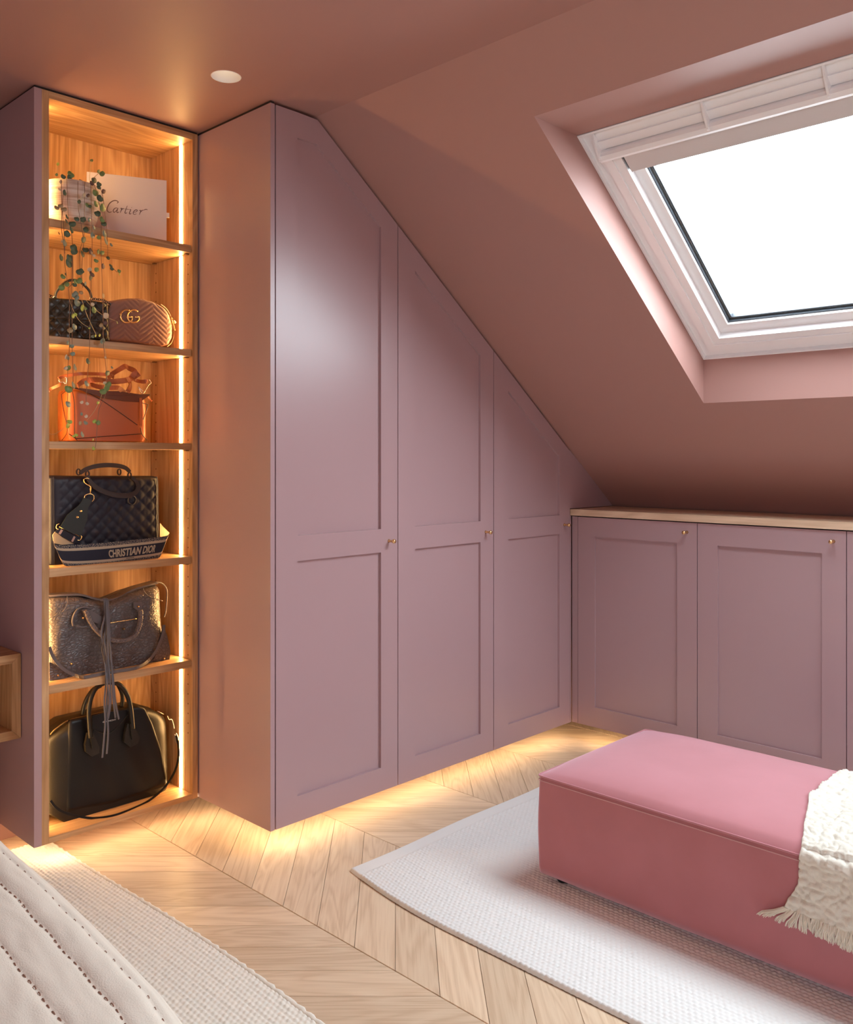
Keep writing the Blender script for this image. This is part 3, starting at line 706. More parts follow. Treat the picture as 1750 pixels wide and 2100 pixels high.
# ------------------------------------------------------------------ shelf 2, right: taupe chevron camera bag with ring emblem
tau = mat('taupe_rose_leather', (.26, .14, .11), .45, bump=(500, .1, 2)); pip = mat('highlight_edge_piping', (.60, .46, .33), .4)  # edge piping is pale to paint in its highlight
tB = thing('handbag', PY(290, 700, 2.82), 'dusty taupe chevron-stitched camera bag with gold double G emblem', 'handbag', 'handbags in the lit shelf unit')
YB = 2.820; dB = .070
cB = PY(285, 660, YB-dB/2)
def chev(x, z, u, v):
    s = abs(((x-cB.x)/.052 + 1) % 2 - 1)         # saw in x
    t_ = ((z-cB.z) - s*.040)/.0170
    return .0020*abs(math.sin(math.pi*t_))**.5 - .001
pillow('body', tau, tB, [(219,617),(240,614),(262,611),(285,611),(311,618),(332,630)], [(219,699),(255,702),(300,708),(330,712)], [(219,699),(218,660),(219,617)], [(330,712),(346,707),(353,692),(354,670),(347,647),(340,637),(332,630)], YB, dB, 110, 70, (16, 14), chev, root=4.2, bottom_full=False)
e = cat(pts([(222,621),(262,616.5),(290,620),(318,627),(335,640),(343,656),(346,675),(345,692),(340,705),(328,709)], YB-dB/2+.002), 6)
MB().tube(e, .0013, 6).build('piping', tau, tB, smooth=True)
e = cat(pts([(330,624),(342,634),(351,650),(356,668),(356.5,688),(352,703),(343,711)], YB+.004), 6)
MB().tube(e, .0014, 6).build('edge_piping', pip, tB, smooth=True, label='edge piping with its highlight painted pale')
def Gpts(cx, cy, r, flip):
    P_ = []
    for w in np.linspace(45, 330, 22):
        a = math.radians(w); x = r*math.cos(a); P_.append((cx+(x if not flip else -x), cy-r*1.02*math.sin(a)))
    x = r*.92; P_ += [(cx+(x if not flip else -x), cy+2), (cx+(x*.25 if not flip else -x*.25), cy+1.5)]
    return P_
yE = YB-dB/2-.0045
for cx, fl_, nm in ((259.5, False, 'emblem_ring'), (273.5, False, 'emblem_ring')):
    Q = pts(Gpts(cx, 648.5, 12.6, fl_), yE)
    MB().tube(Q, .0030, 8).build(nm, M['gold'], tB, smooth=True)
mb = MB(); chain(mb, cat(pts([(344,645),(349,650),(355,657),(360,662)], YB-.03), 3), .003); mb.tube(pts([(353,660),(357,668),(359,678)], YB-.035), [.0012, .0012, .002], 6); mb.build('zip_pull', M['gold'], tB, kind='stuff')

# ------------------------------------------------------------------ shelf 3: tan puzzle bag
tan = mat('tan_calf_leather', (.42, .108, .024), .38, bump=(400, .08, 2)); tdk = mat('dark_painted_leather_edge', (.05, .012, .006), .5)
tC = thing('handbag', PY(210, 906, 2.80), 'bright tan leather handbag of angular stitched panels with looped straps', 'handbag', 'handbags in the lit shelf unit')
YC = 2.835; dC = .10; wC = Z(7.292, 90, 700); yF = YC-dC/2
pillow('body', tan, tC, wC([(370,745),(410,702),(520,700),(870,790),(1200,810),(1430,805),(1560,860)]), wC([(385,1489),(600,1491),(1100,1500),(1545,1503)]),
       wC([(385,1489),(365,1400),(368,1050),(370,745)]), wC([(1545,1503),(1572,1440),(1572,1100),(1560,860)]), YC, dC, 60, 40, (10, 12), root=4, bottom_full=True, back=.5)
def seam(L_, r=.0014, y=yF-.0012, nm='edge_seam', m_=tdk): MB().tube(cat(pts(wC(L_), y), 5), r, 6).build(nm, m_, tC)
seam([(415,700),(450,880),(462,1100),(460,1400),(500,1482)])
seam([(510,705),(700,790),(900,905),(1150,1075),(1400,1252)], .0013)
XS_ = PY(370/7.292+90, 850, yF).x - .0015
def sseam(L_): MB().tube(cat([PX(a, b, XS_) for a, b in wC(L_)], 5), .0010, 6).build('edge_seam', tdk, tC)
sseam([(262,790),(272,900),(300,1060),(335,1220),(345,1362),(270,1480)]); seam([(375,1385),(465,1442)]); sseam([(262,790),(330,745)])
seam([(470,1456),(900,1422),(1455,1385)]); seam([(1445,1290),(1470,1390),(1545,1480)]); seam([(1470,920),(1560,945)]); seam([(1560,945),(1525,1060),(1485,1170)])
seam([(465,700),(800,780),(1100,815),(1430,800),(1580,800)], .0022, yF-.001)
MB().ribbon(pts(wC([(1447,845),(1450,1000),(1452,1262)]), yF-.004), .0085, .003).build('closure_strap', tan, tC)
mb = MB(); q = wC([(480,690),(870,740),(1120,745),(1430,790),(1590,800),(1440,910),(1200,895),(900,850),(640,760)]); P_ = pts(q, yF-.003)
mb.add(P_ + [p+Vector((0, .004, 0)) for p in P_], [tuple(range(9)), tuple(range(17, 8, -1))] + [(i, i+9, (i+1) % 9+9, (i+1) % 9) for i in range(9)]); mb.build('mouth_shade', mat('tan_leather_shaded_fold', (.13, .032, .01), .5), tC)  # shade of the bag's mouth put into a darker tan
tan2 = mat('tan_strap_leather', (.36, .095, .028), .42, bump=(400, .08, 2))
def strapC(L_, w, y, nm, tw=None):
    P_ = cat(pts(wC(L_), y), 6); n_ = len(P_); P_ = [p+Vector((0, .008*math.sin(i*.45), 0)) for i, p in enumerate(P_)]; MB().ribbon(P_, w, .0026, tw=[.45*math.sin(i*.33+len(L_)) for i in range(n_)]).build(nm, tan2, tC)
strapC([(225,560),(330,515),(560,485),(800,485),(960,505),(1060,540)], .0105, yF+.01, 'top_handle')
strapC([(960,545),(1100,440),(1200,375),(1290,400),(1345,460),(1300,560)], .017, yF-.004, 'shoulder_strap')
strapC([(505,665),(620,590),(800,578),(1000,600),(1180,590),(1350,540),(1420,480)], .018, yF-.010, 'shoulder_strap')
strapC([(690,640),(900,690),(1100,700),(1230,770)], .016, yF-.006, 'shoulder_strap')
strapC([(1275,560),(1300,640),(1235,760)], .015, yF-.001, 'shoulder_strap')
strapC([(75,735),(160,690),(245,635)], .009, yF+.02, 'shoulder_strap')
strapC([(1350,560),(1450,600),(1530,600)], .013, yF-.002, 'shoulder_strap')
strapC([(1560,820),(1625,890)], .005, yF+.02, 'shoulder_strap')
MB().tube(cat(pts(wC([(1420,700),(1440,740),(1490,775),(1560,660),(1600,620),(1570,575),(1500,570)]), yF-.004), 5), .0013, 7).build('buckle', M['silver'], tC, smooth=True)
MB().tube(pts(wC([(1415,680),(1480,745)]), yF-.007), .0013, 7).build('buckle_pin', M['silver'], tC)
MB().tube(cat(pts(wC([(225,575),(240,610),(290,610),(330,640),(340,560),(320,535)]), yF-.002), 5), .0014, 7).build('buckle', M['silver'], tC, smooth=True)

# ------------------------------------------------------------------ shelf 4: navy tote with woven strap
nav = mat('midnight_navy_leather', (.0035, .005, .018), .44, bump=(400, .08, 2), spec=.35); brn = mat('dark_brown_handle', (.022, .012, .010), .35)
tD = thing('handbag', PY(215, 1150, 2.80), 'large midnight navy quilted tote with woven lettered strap lying across its base', 'handbag', 'handbags in the lit shelf unit')
YD = 2.855; dD = .125; wD = Z(4.861, 60, 900); yD = YD-dD/2
def cannage(x, z, u, v):
    p = .040; ax, az = x/p, z/p
    a = abs(math.sin(math.pi*(ax+az)/1.0))*abs(math.sin(math.pi*(ax-az)/1.0)); b = abs(math.sin(math.pi*ax*1.0))
    m_ = .0030*(a**.5) * (.55+.45*b) - .0015
    return m_ if .10 < u < .965 and v < .97 else 0
pillow('body', nav, tD, [(92,975),(160,976),(324,976)], [(93,1158),(200,1154),(327,1148)], [(93,1158),(92,975)], [(327,1148),(325,976)], YD, dD, 120, 90, (22, 22), cannage, root=4, bottom_full=True)
MB().tube(pts([(110,977),(111,1158)], yD-.001), .001, 6).build('edge_seam', nav, tD)
MB().tube(pts([(322,977),(325,1146)], yD-.000), .0014, 6).build('edge_seam', nav, tD)
def fat(mb, L_, w0, w1, y):
    P_ = cat(pts(wD(L_), y), 6); n_ = len(P_)
    mb.ribbon(P_, [w0+(w1-w0)*math.sin(math.pi*i/(n_-1)) for i in range(n_)], .007)
mb = MB(); fat(mb, [(505,345),(560,305),(650,275),(760,262),(880,268),(960,290),(1003,330)], .010, .015, yD+.05); mb.build('handle', brn, tD)
mb = MB(); fat(mb, [(575,365),(610,430),(690,500),(820,552),(960,566),(1050,540),(1082,480),(1060,420),(1015,385)], .009, .0165, yD-.012); mb.build('handle', brn, tD)
mb = MB(); 
for (a, b, yy) in ((490,330,.05), (897,330,.05), (580,350,-.006), (1000,365,-.006)):
    c = PY(*wD([(a, b)])[0], yD+yy); mb.ribbon([c+Vector((.006*math.cos(w), 0, .010*math.sin(w))) for w in np.linspace(0, 2*math.pi, 13)], .003, .005)
mb.build('handle_loop', brn, tD, kind='stuff')
mb = MB(); c = PY(*wD([(1020, 610)])[0], yD-.004); mb.tube([c+Vector((.0145*math.cos(w), 0, .0145*math.sin(w))) for w in np.linspace(0, 2*math.pi, 21)], .0028, 8, cap=False); mb.build('ring_charm', nav, tD, smooth=True)
yc = yD-.022
MB().tube(cat(pts(wD([(600,470),(555,440),(545,405),(575,392),(598,400)]), yc), 5), .0016, 7).tube(pts(wD([(590,455),(612,480),(608,545)]), yc), .0021, 7).tube(cat(pts(wD([(553,600),(556,565),(600,548),(640,562),(645,600),(625,625)]), yc), 5), .0016, 7).build('clasp', M['gold'], tD, smooth=True)
def plate(L_, y, th, nm, m_, par, tf=wD):
    P_ = pts(tf(L_), y); n_ = len(P_)
    return MB().add(P_+[p+Vector((0, th, 0)) for p in P_], [tuple(range(n_)), tuple(range(2*n_-1, n_-1, -1))]+[(i, i+n_, (i+1) % n_+n_, (i+1) % n_) for i in range(n_)]).build(nm, m_, par)
plate([(548,585),(630,615),(585,690),(580,800),(520,965),(450,950),(310,880),(380,760),(500,660)], yc-.004, .004, 'strap_tab', mat('black_green_leather', (.006, .010, .007), .4), tD)
for (a, b) in ((517,720), (481,782)): MB().lathe(PY(*wD([(a, b)])[0], yc-.0045), [(.0001, -.0015), (.003, -.001), (.0038, .0005)], 12, 'y').build('rivet', M['gold'], tD, smooth=True)
MB().tube(cat(pts(wD([(300,845),(275,860),(272,890),(290,905)]), yc), 4), .0016, 7).tube(cat(pts(wD([(515,963),(522,985),(505,1010),(480,1010)]), yc), 4), .0016, 7).tube(pts(wD([(300,875),(500,970)]), yc-.002), .0014, 6).build('strap_slider', M['gold'], tD, smooth=True)
cr = mat('cream_woven', (.42, .34, .24), .8, bump=(900, .4, 2)); nvw = mat('navy_woven', (.008, .010, .024), .8, bump=(900, .4, 2)); inn = mat('cream_strap_lining', (.50, .38, .24), .7, bump=(700, .3, 2))
plate([(255,925),(310,890),(500,985),(450,1045)], yc+.002, .003, 'woven_tab', nvw, tD); 
mb = MB()
for q in ([(290,945),(318,900),(338,912),(312,955)], [(418,1020),(445,968),(462,978),(436,1030)]):
    P_ = pts(wD(q), yc+.001); mb.add(P_, [(0,1,2,3)])
mb.build('woven_mark', mat('rose_cream_weave', (.5, .32, .26), .8), tD, kind='stuff')
# the strap band: s along (0..1), t across from top (0) to bottom (1)
top_ = cat([Vector((a, b, 0)) for a, b in wD([(228,985),(240,1040),(300,1058),(450,1056),(700,1040),(900,1022),(1130,998),(1290,980),(1378,965),(1400,935)])], 8)
bot_ = cat([Vector((a, b, 0)) for a, b in wD([(300,1180),(345,1255),(420,1274),(560,1274),(750,1262),(900,1246),(1080,1222),(1230,1200),(1300,1180),(1330,1120)])], 8)
NB = len(top_)
def band(s, t, dy=0):
    i = min(int(s*(NB-1)), NB-2); f = s*(NB-1)-i
    a = top_[i].lerp(top_[i+1], f); b = bot_[i].lerp(bot_[i+1], f); p = a.lerp(b, t)
    e_ = max(0, .12-s)/.12; e2 = max(0, s-.90)/.10
    return PY(p.x, p.y, 2.738 + .035*e_**2 + .045*e2**2 - dy)
def strip(t0, t1, nm, m_, dy=0, n_=60):
    mb = MB(); V = []
    for i in range(n_+1):
        s = i/n_; V += [band(s, t0, dy), band(s, t1, dy), band(s, t1, dy-.002), band(s, t0, dy-.002)]
    mb.add(V, [(4*i+k, 4*i+(k+1) % 4, 4*i+4+(k+1) % 4, 4*i+4+k) for i in range(n_) for k in range(4)]); return mb.build(nm, m_, tD)
zig = mat('navy_cream_braid', (.04, .045, .08), .8); nt = zig.node_tree; tc = nt.nodes.new('ShaderNodeTexCoord'); vo = nt.nodes.new('ShaderNodeTexNoise'); vo.inputs['Scale'].default_value = 420; vo.inputs['Detail'].default_value = 0
rp = nt.nodes.new('ShaderNodeValToRGB'); rp.color_ramp.interpolation = 'CONSTANT'; rp.color_ramp.elements[0].color = (.014, .016, .035, 1); rp.color_ramp.elements[1].position = .56; rp.color_ramp.elements[1].color = (.30, .25, .18, 1)
nt.links.new(tc.outputs['Object'], vo.inputs[0]); nt.links.new(vo.outputs['Fac'], rp.inputs[0]); nt.links.new(rp.outputs[0], nt.nodes['Principled BSDF'].inputs['Base Color'])
strip(0, .155, 'strap_braid', zig); strip(.155, .27, 'strap_stripe', cr); strip(.27, .74, 'strap_band', nvw); strip(.74, .85, 'strap_stripe', cr); strip(.85, 1, 'strap_braid', zig)
V = []
for i in range(21):
    q = [(228,985),(300,1050),(450,1052)]; 
plate([(232,960),(258,925),(330,980),(450,1046),(330,1056),(245,1040)], yc+.006, .002, 'strap_inside', inn, tD)
plate([(1302,835),(1330,870),(1400,940),(1380,962),(1322,976),(1304,975)], 2.80, .002, 'strap_inside', inn, tD)
TV, TF = text_mesh('CHRISTIAN DIOR', off=.035)
def onband(u, v, s0, s1, t0, t1): return band(s0+(s1-s0)*u, t1+(t0-t1)*v, .0012)
def sat(px):     # pixel x to s at mid band
    return min((abs((top_[int(k)].x+bot_[int(k)].x)/2-px), k/(NB-1)) for k in range(NB))[1]
s0, s1 = sat(wD([(790, 0)])[0][0]), sat(wD([(1262, 0)])[0][0])
obj('lettering', [onband(u, v, s0, s1, .335, .665) for u, v in TV], TF, cr, tD)
TV, TF = text_mesh('PARIS', off=.02); s0, s1 = sat(wD([(990, 0)])[0][0]), sat(wD([(1060, 0)])[0][0])
obj('lettering', [onband(u, v, s0, s1, .765, .815) for u, v in TV], TF, nvw, tD)

# ------------------------------------------------------------------ shelf 5: grey crocodile-embossed bag
def croc(name, c1, c2):
    m = mat(name, c1, .36, spec=.6); nt = m.node_tree; b = nt.nodes['Principled BSDF']
    tc = nt.nodes.new('ShaderNodeTexCoord'); mp = nt.nodes.new('ShaderNodeMapping'); mp.inputs['Scale'].default_value = (78, 78, 104)
    v = nt.nodes.new('ShaderNodeTexVoronoi'); v.feature = 'DISTANCE_TO_EDGE'; v.inputs['Scale'].default_value = 1
    r = nt.nodes.new('ShaderNodeValToRGB'); r.color_ramp.elements[0].position = .0; r.color_ramp.elements[1].position = .24
    bp = nt.nodes.new('ShaderNodeBump'); bp.inputs['Strength'].default_value = .6; bp.inputs['Distance'].default_value = .0014
    r2 = nt.nodes.new('ShaderNodeMixRGB'); r2.inputs[1].default_value = (*c2, 1); r2.inputs[2].default_value = (*c1, 1)
    nt.links.new(tc.outputs['Object'], mp.inputs[0]); nt.links.new(mp.outputs[0], v.inputs['Vector']); nt.links.new(v.outputs['Distance'], r.inputs[0])
    nt.links.new(r.outputs[0], bp.inputs['Height']); nt.links.new(bp.outputs[0], b.inputs['Normal']); nt.links.new(r.outputs[0], r2.inputs[0]); nt.links.new(r2.outputs[0], b.inputs['Base Color'])
    return m
crc = croc('grey_croc_leather', (.105, .088, .09), (.065, .052, .05)); grl = mat('smooth_grey_leather', (.12, .10, .10), .4, bump=(300, .2, 2)); stud = mat('aged_brass_stud', (.42, .26, .14), .3, 1)
tE = thing('handbag', PY(215, 1390, 2.80), 'slouchy grey crocodile-embossed handbag with plaited handle and long fringe', 'handbag', 'handbags in the lit shelf unit')
YE = 2.835; dE = .13; wE = Z(4.861, 60, 1150); yE_ = YE-dE/2
def fold(x, z, u, v): return .006*math.sin(x*38+z*9)*math.exp(-((v-.45)/.3)**2) + .0015*math.sin(x*70-z*40)
pillow('body', crc, tE, wE([(150,355),(300,352),(480,348),(600,372),(700,392),(800,392),(900,352),(1000,308),(1150,262),(1310,240)]), wE([(160,1205),(400,1180),(560,1168),(800,1125),(1100,1065),(1400,985)]),
       wE([(160,1205),(150,900),(150,355)]), wE([(1400,985),(1408,920),(1385,830),(1340,640),(1335,440),(1330,300),(1310,240)]), YE, dE, 80, 60, (8, 9), fold, root=2.8, bottom_full=True)
def E_(nm, L_, r, y, m_=grl, n_=6): return MB().tube(cat(pts(wE(L_), y), 5), r, n_).build(nm, m_, tE, smooth=True)
MB().ribbon(cat(pts(wE([(150,345),(370,332),(500,335),(640,376),(780,384),(880,350),(1000,285),(1150,240),(1250,214)]), YE-.015), 5), .006, .05, tw=None).build('zip_edge', grl, tE)
E_('panel_seam', [(378,352),(378,430),(330,510),(215,570)], .0011, yE_-.002); E_('panel_seam', [(1135,268),(1150,310),(1210,360),(1330,400)], .0011, yE_-.002)
E_('panel_seam', [(390,415),(520,420),(720,460),(860,430),(1010,360),(1140,345)], .0010, yE_-.004)
E_('pocket_zip', [(800,620),(930,600),(1070,578)], .0016, yE_-.006, M['gold']); 
MB().ribbon(cat(rest(wE([(200,860),(240,960),(330,1070),(450,1140),(560,1166),(700,1158),(900,1120),(1080,1070),(1200,985),(1285,860),(1335,720),(1342,640)]), yE_-.017, .5605), 6), .010, .0025).build('lower_strap', grl, tE)
mb = MB(); b0 = cat([Vector((*p, 0)) for p in wE([(565,500),(600,590),(660,680),(740,750),(850,795),(960,790),(1050,745),(1095,660),(1110,580),(1112,500)])], 14)
for ph in (0, 2*math.pi/3, 4*math.pi/3):
    P_ = []
    for i, p in enumerate(b0):
        q = PY(p.x, p.y, yE_-.018); t_ = (b0[min(i+1, len(b0)-1)]-b0[max(i-1, 0)]).normalized(); nrm_ = Vector((t_.y, 0, t_.x))
        w = i*.62+ph; P_.append(q+nrm_*(.0040*math.sin(w))+Vector((0, .0036*math.sin(2*w), 0)))
    mb.tube(P_, .0040, 7)
mb.build('plaited_handle', mat('plaited_grey_leather', (.16, .12, .11), .4), tE, smooth=True)
E_('back_handle', [(440,650),(430,600),(450,530),(490,480),(550,462),(600,475)], .0032, yE_-.008); E_('back_handle', [(470,640),(520,662),(580,655)], .0028, yE_-.010)
plate([(525,490),(560,480),(610,490),(720,555),(725,600),(700,630),(600,600),(560,560)], yE_-.012, .006, 'handle_tab', grl, tE, wE)
plate([(1040,415),(1130,412),(1125,470),(1090,500),(1045,470)], yE_-.010, .006, 'handle_tab', grl, tE, wE)
for (a, b) in ((578,522), (1088,458), (425,1028), (290,1143), (945,680), (1255,885), (1345,978), (540,570)):
    MB().lathe(PY(*wE([(a, b)])[0], yE_-.013 if b < 600 else yE_-.006), [(.0001, -.004), (.0022, -.003), (.0034, 0), (.0034, .006)], 10, 'y').build('stud', stud, tE, smooth=True)
E_('side_strap', [(1255,212),(1320,222),(1365,270),(1375,340),(1362,500),(1345,560)], .0022, yE_+.03)
plate([(1345,660),(1380,760),(1408,900),(1400,985),(1325,1012),(1240,985),(1290,870)], yE_-.0035, .01, 'corner_patch', crc, tE, wE); plate([(200,1010),(230,1020),(330,1090),(380,1165),(205,1195)], yE_-.004, .01, 'corner_patch', crc, tE, wE)
fr_m = mat('grey_suede_fringe', (.11, .10, .11), .6)
FR = [[(214,1229),(216,1265),(219,1300),(210,1330),(216,1362),(217,1400),(214,1440),(216,1480),(213,1520),(210,1554)], [(216,1230),(219,1270),(214,1310),(220,1350),(221,1400),(219,1450),(222,1500),(219,1546)],
      [(219,1230),(221,1262),(225,1310),(228,1352),(233,1400),(237,1440),(244,1475)], [(218,1232),(221,1300),(222,1350),(226,1400),(227,1440),(222,1474)], [(221,1231),(224,1275),(226,1330),(230,1380),(232,1430),(237,1472)], [(215,1262),(208,1300),(214,1335),(218,1385),(224,1430),(222,1470)]]
for L_ in FR:
    P_ = cat([PY(a, b, 2.752 if b < 1290 else (2.735 if b < 1350 else 2.700)-.001*FR.index(L_)) for a, b in L_], 6); MB().ribbon(P_, .0052, .0016).build('fringe_strand', fr_m, tE)
MB().tube(cat(pts([(206,1232),(212,1228),(221,1229),(223,1240),(221,1252)], yE_-.006), 4), .002, 6).build('fringe_knot', fr_m, tE)

# ------------------------------------------------------------------ bottom: large black satchel
lea = mat('black_grained_leather', (.010, .008, .005), .40, bump=(700, .25, 3), spec=.42); smo = mat('black_smooth_leather', (.004, .004, .005), .40, spec=.32)
tF = thing('handbag', PY(225, 1660, 2.80), 'large black leather satchel with two rolled handles on the bottom board', 'handbag', 'handbags in the lit shelf unit')
YF = 2.855; dF = .15; wF = Z(4.167, 0, 1350); yG = YF-dF/2
pillow('body', lea, tF, wF([(330,720),(430,650),(590,535),(900,465),(1190,402),(1330,440),(1445,510)]), wF([(330,1290),(560,1402),(1000,1270),(1440,1150)]), wF([(330,1290),(320,1000),(330,720)]), wF([(1440,1150),(1462,1100),(1458,800),(1445,510)]), YF, dF, 60, 46, (7, 12), root=2.6, bottom_full=True)
def fp(x, z, u, v): return .002*math.sin(x*50+z*20)
pillow('front_panel', smo, tF, wF([(590,530),(900,460),(1180,405),(1238,420)]), wF([(565,1325),(1000,1240),(1440,1090)]), wF([(565,1325),(575,900),(590,530)]), wF([(1440,1090),(1390,800),(1310,560),(1238,420)]), yG+.004, .016, 50, 40, (20, 20), fp, root=5)
MB().tube(cat(pts(wF([(430,650),(480,600),(590,530),(750,492),(900,458)]), YF-.052), 5), .0022, 6).build('zip', mat('dull_gold_zip', (.30, .20, .09), .35, .9), tF, smooth=True)
def F_(nm, L_, r, y, m_=lea): return MB().tube(cat(pts(wF(L_), y), 6), r, 10).build(nm, m_, tF, smooth=True)
F_('handle', [(775,680),(765,560),(760,450),(775,350),(810,270),(860,225),(930,205),(1010,220),(1065,275),(1100,350),(1120,450),(1135,600)], .0076, yG-.022)
F_('handle', [(705,480),(720,400),(750,330),(800,265),(860,235)], .0068, yG+.06); F_('handle', [(1005,215),(1040,290),(1048,350),(1040,410)], .0068, yG+.06)
for q in ([(750,640),(800,640),(850,760),(850,810),(790,842),(735,800),(730,740)], [(1090,560),(1150,570),(1195,680),(1180,730),(1120,762),(1062,715),(1070,640)]):
    plate(q, yG-.020, .012, 'handle_patch', lea, tF, wF)
for q in ([(770,640),(800,650),(835,760),(790,775)], [(1110,560),(1150,570),(1180,680),(1130,695)]): plate(q, yG-.026, .008, 'handle_keeper', lea, tF, wF)
plate([(790,495),(900,462),(1085,440),(1090,490),(935,642),(790,600)], yG-.008, .005, 'envelope_flap', smo, tF, wF)
F_('flap_edge', [(785,600),(935,642),(1092,485)], .0010, yG-.009)
MB().ribbon(cat(rest(wF([(432,1215),(480,1275),(560,1320),(680,1352),(800,1366),(930,1352),(1050,1318),(1250,1230),(1380,1130),(1455,1040)]), yG-.026, .1005), 6), .0070, .0028).build('shoulder_strap', smo, tF)
MB().ribbon(cat(pts(wF([(1455,1040),(1500,950),(1525,850),(1524,740),(1505,660)]), yG-.006), 6), .0024, .010).build('shoulder_strap', smo, tF)
MB().tube(cat(pts(wF([(1505,640),(1522,680),(1518,716),(1500,712),(1495,650)]), yG-.002), 3), .0016, 7).tube(cat(pts(wF([(1430,492),(1445,525),(1470,525),(1490,600)]), yG+.01), 3), .0014, 7).tube(pts(wF([(1345,452),(1400,478)]), yG+.02), .0014, 6).build('strap_hook', mat('bronzed_nickel', (.42, .36, .30), .3, 1), tF, smooth=True)
TV, TF_ = text_mesh('GIVENCHY', off=.01)
c0 = Vector(wF([(878,552)])[0]); c1 = Vector(wF([(995,528)])[0])
obj('lettering', [PY(*(c0.lerp(c1, u) + Vector((0, -3.0*v))), yG-.0095) for u, v in TV], TF_, M['silver'], tF)
# ------------------------------------------------------------------ rugs
wool = mat('ivory_wool_loops', (.84, .80, .72), .9, bump=(900, .5, 3), spec=.2); wool2 = mat('cool_white_wool', (.77, .76, .74), .9, bump=(900, .5, 3), spec=.2)
def axis(parts):
    out = []
    for a, b, st in parts: out += list(np.arange(a, b, st))
    out.append(parts[-1][1]); return np.array(out)
def rug(name, xs, ys, pitch, hgt, base, mt, warp, label, border=None, g=None):
    X, Y = np.meshgrid(xs, ys); row = np.floor(X/pitch); fx = X/pitch-row; q = Y/(pitch*1.25)+.5*(row % 2); fy = q-np.floor(q)
    jit = np.sin(row*12.9898+np.floor(q)*78.233)*43758.5453; jit = jit-np.floor(jit)
    H = (np.clip(np.sin(np.pi*fx), 0, 1)*np.clip(np.sin(np.pi*fy), 0, 1))**.5*hgt*(.75+.35*jit)
    if border: H *= border(X, Y)
    # round the rim
    ex = np.minimum(np.minimum(X-xs[0], xs[-1]-X), np.minimum(Y-ys[0], ys[-1]-Y)); rim = np.clip(ex/.008, 0, 1)
    Zz = base*np.sqrt(1-(1-rim)**2)+H+.0008
    Xw, Yw = warp(X, Y); V = np.stack([Xw, Yw, Zz], -1).reshape(-1, 3); n, m = X.shape
    I = np.arange(n*m).reshape(n, m); F = np.stack([I[:-1, :-1], I[:-1, 1:], I[1:, 1:], I[1:, :-1]], -1).reshape(-1, 4)
    o = obj(name, V, F, mt, smooth=True); return tag(o, label, 'rug', g)
def wr(X, Y): t = np.clip((Y-1.58)/.46, 0, 1); k = np.clip((2.4-X)/.65, 0, 1); return X+.052*t**2*k, Y+.004*np.sin(X*9)
rug('rug', axis([(1.726, 2.78, .0029), (2.78, 3.10, .02)]), axis([(-.4, .6, .03), (.6, 2.04, .0029)]), .0125, .0038, .011, wool2, wr,
    'white looped wool rug lying under the pink ottoman', border=lambda X, Y: np.clip((2.04-.055-Y)/.01, .06, 1))
def wl(X, Y): k = np.clip((X-.9)/.33, 0, 1); return X+k*.014*np.sin((Y-1.45)*3.4), Y
rug('rug', axis([(.0, .60, .03), (.60, 1.236, .0029)]), axis([(.2, 1.0, .03), (1.0, 2.90, .0029)]), .0125, .0048, .011, wool, wl,
    'ivory chunky basket-woven rug beside the bed and under the shelf unit')
# stitched rope edge of the left rug
P_ = [(1.240+.014*math.sin((y-1.45)*3.4)+.0015*math.sin(y*210), y, .008) for y in np.arange(.2, 2.9, .012)]
e = MB().tube(P_, [.0072+.0014*math.sin(i*1.9) for i in range(len(P_))], 8).build('woven_edge', wool, bpy.data.objects['rug.001'], smooth=True)

# ------------------------------------------------------------------ ottoman
vel = mat('rose_velvet', (.40, .14, .145), .75, sheen=.55, spec=.15, var=(7, (.43, .155, .165)))
vel.node_tree.nodes['Principled BSDF'].inputs['Sheen Tint'].default_value = (1, .72, .78, 1); vel.node_tree.nodes['Principled BSDF'].inputs['Sheen Roughness'].default_value = .45
_nt = vel.node_tree; _sb = _nt.nodes.new('ShaderNodeBsdfSheen'); _sb.inputs['Color'].default_value = (.26, .24, .32, 1); _sb.inputs['Roughness'].default_value = .6
_ad = _nt.nodes.new('ShaderNodeAddShader'); _nt.links.new(_nt.nodes['Principled BSDF'].outputs[0], _ad.inputs[0]); _nt.links.new(_sb.outputs[0], _ad.inputs[1]); _nt.links.new(_ad.outputs[0], _nt.nodes['Material Output'].inputs[0])
ax0, ax1, ay0, ay1, az0, az1 = 2.106, 2.715, .22, 1.586, .037, .318
ott = thing('ottoman', ((ax0+ax1)/2, (ay0+ay1)/2, .0135), 'long low rose pink velvet ottoman standing on the white rug', 'ottoman')
def rr_(t, r, n=7):
    P_ = []
    for (cx, cy, a) in ((ax1-r, ay1-r, 0), (ax0+r, ay1-r, 90), (ax0+r, ay0+r, 180), (ax1-r, ay0+r, 270)):
        for k in range(n+1): w = math.radians(a+90*k/n); P_.append((cx+r*math.cos(w), cy+r*math.sin(w)))
    return P_
ringp = rr_(0, .014)
def densify(P_, st=.06):
    out = []
    for a, b in zip(P_, P_[1:]+P_[:1]):
        L_ = math.dist(a, b); n_ = max(1, int(L_/st))
        for k in range(n_): out.append((a[0]+(b[0]-a[0])*k/n_, a[1]+(b[1]-a[1])*k/n_))
    return out
ringp = densify(ringp); nr = len(ringp); cxo, cyo = (ax0+ax1)/2, (ay0+ay1)/2
V = []; F = []; lv = 14
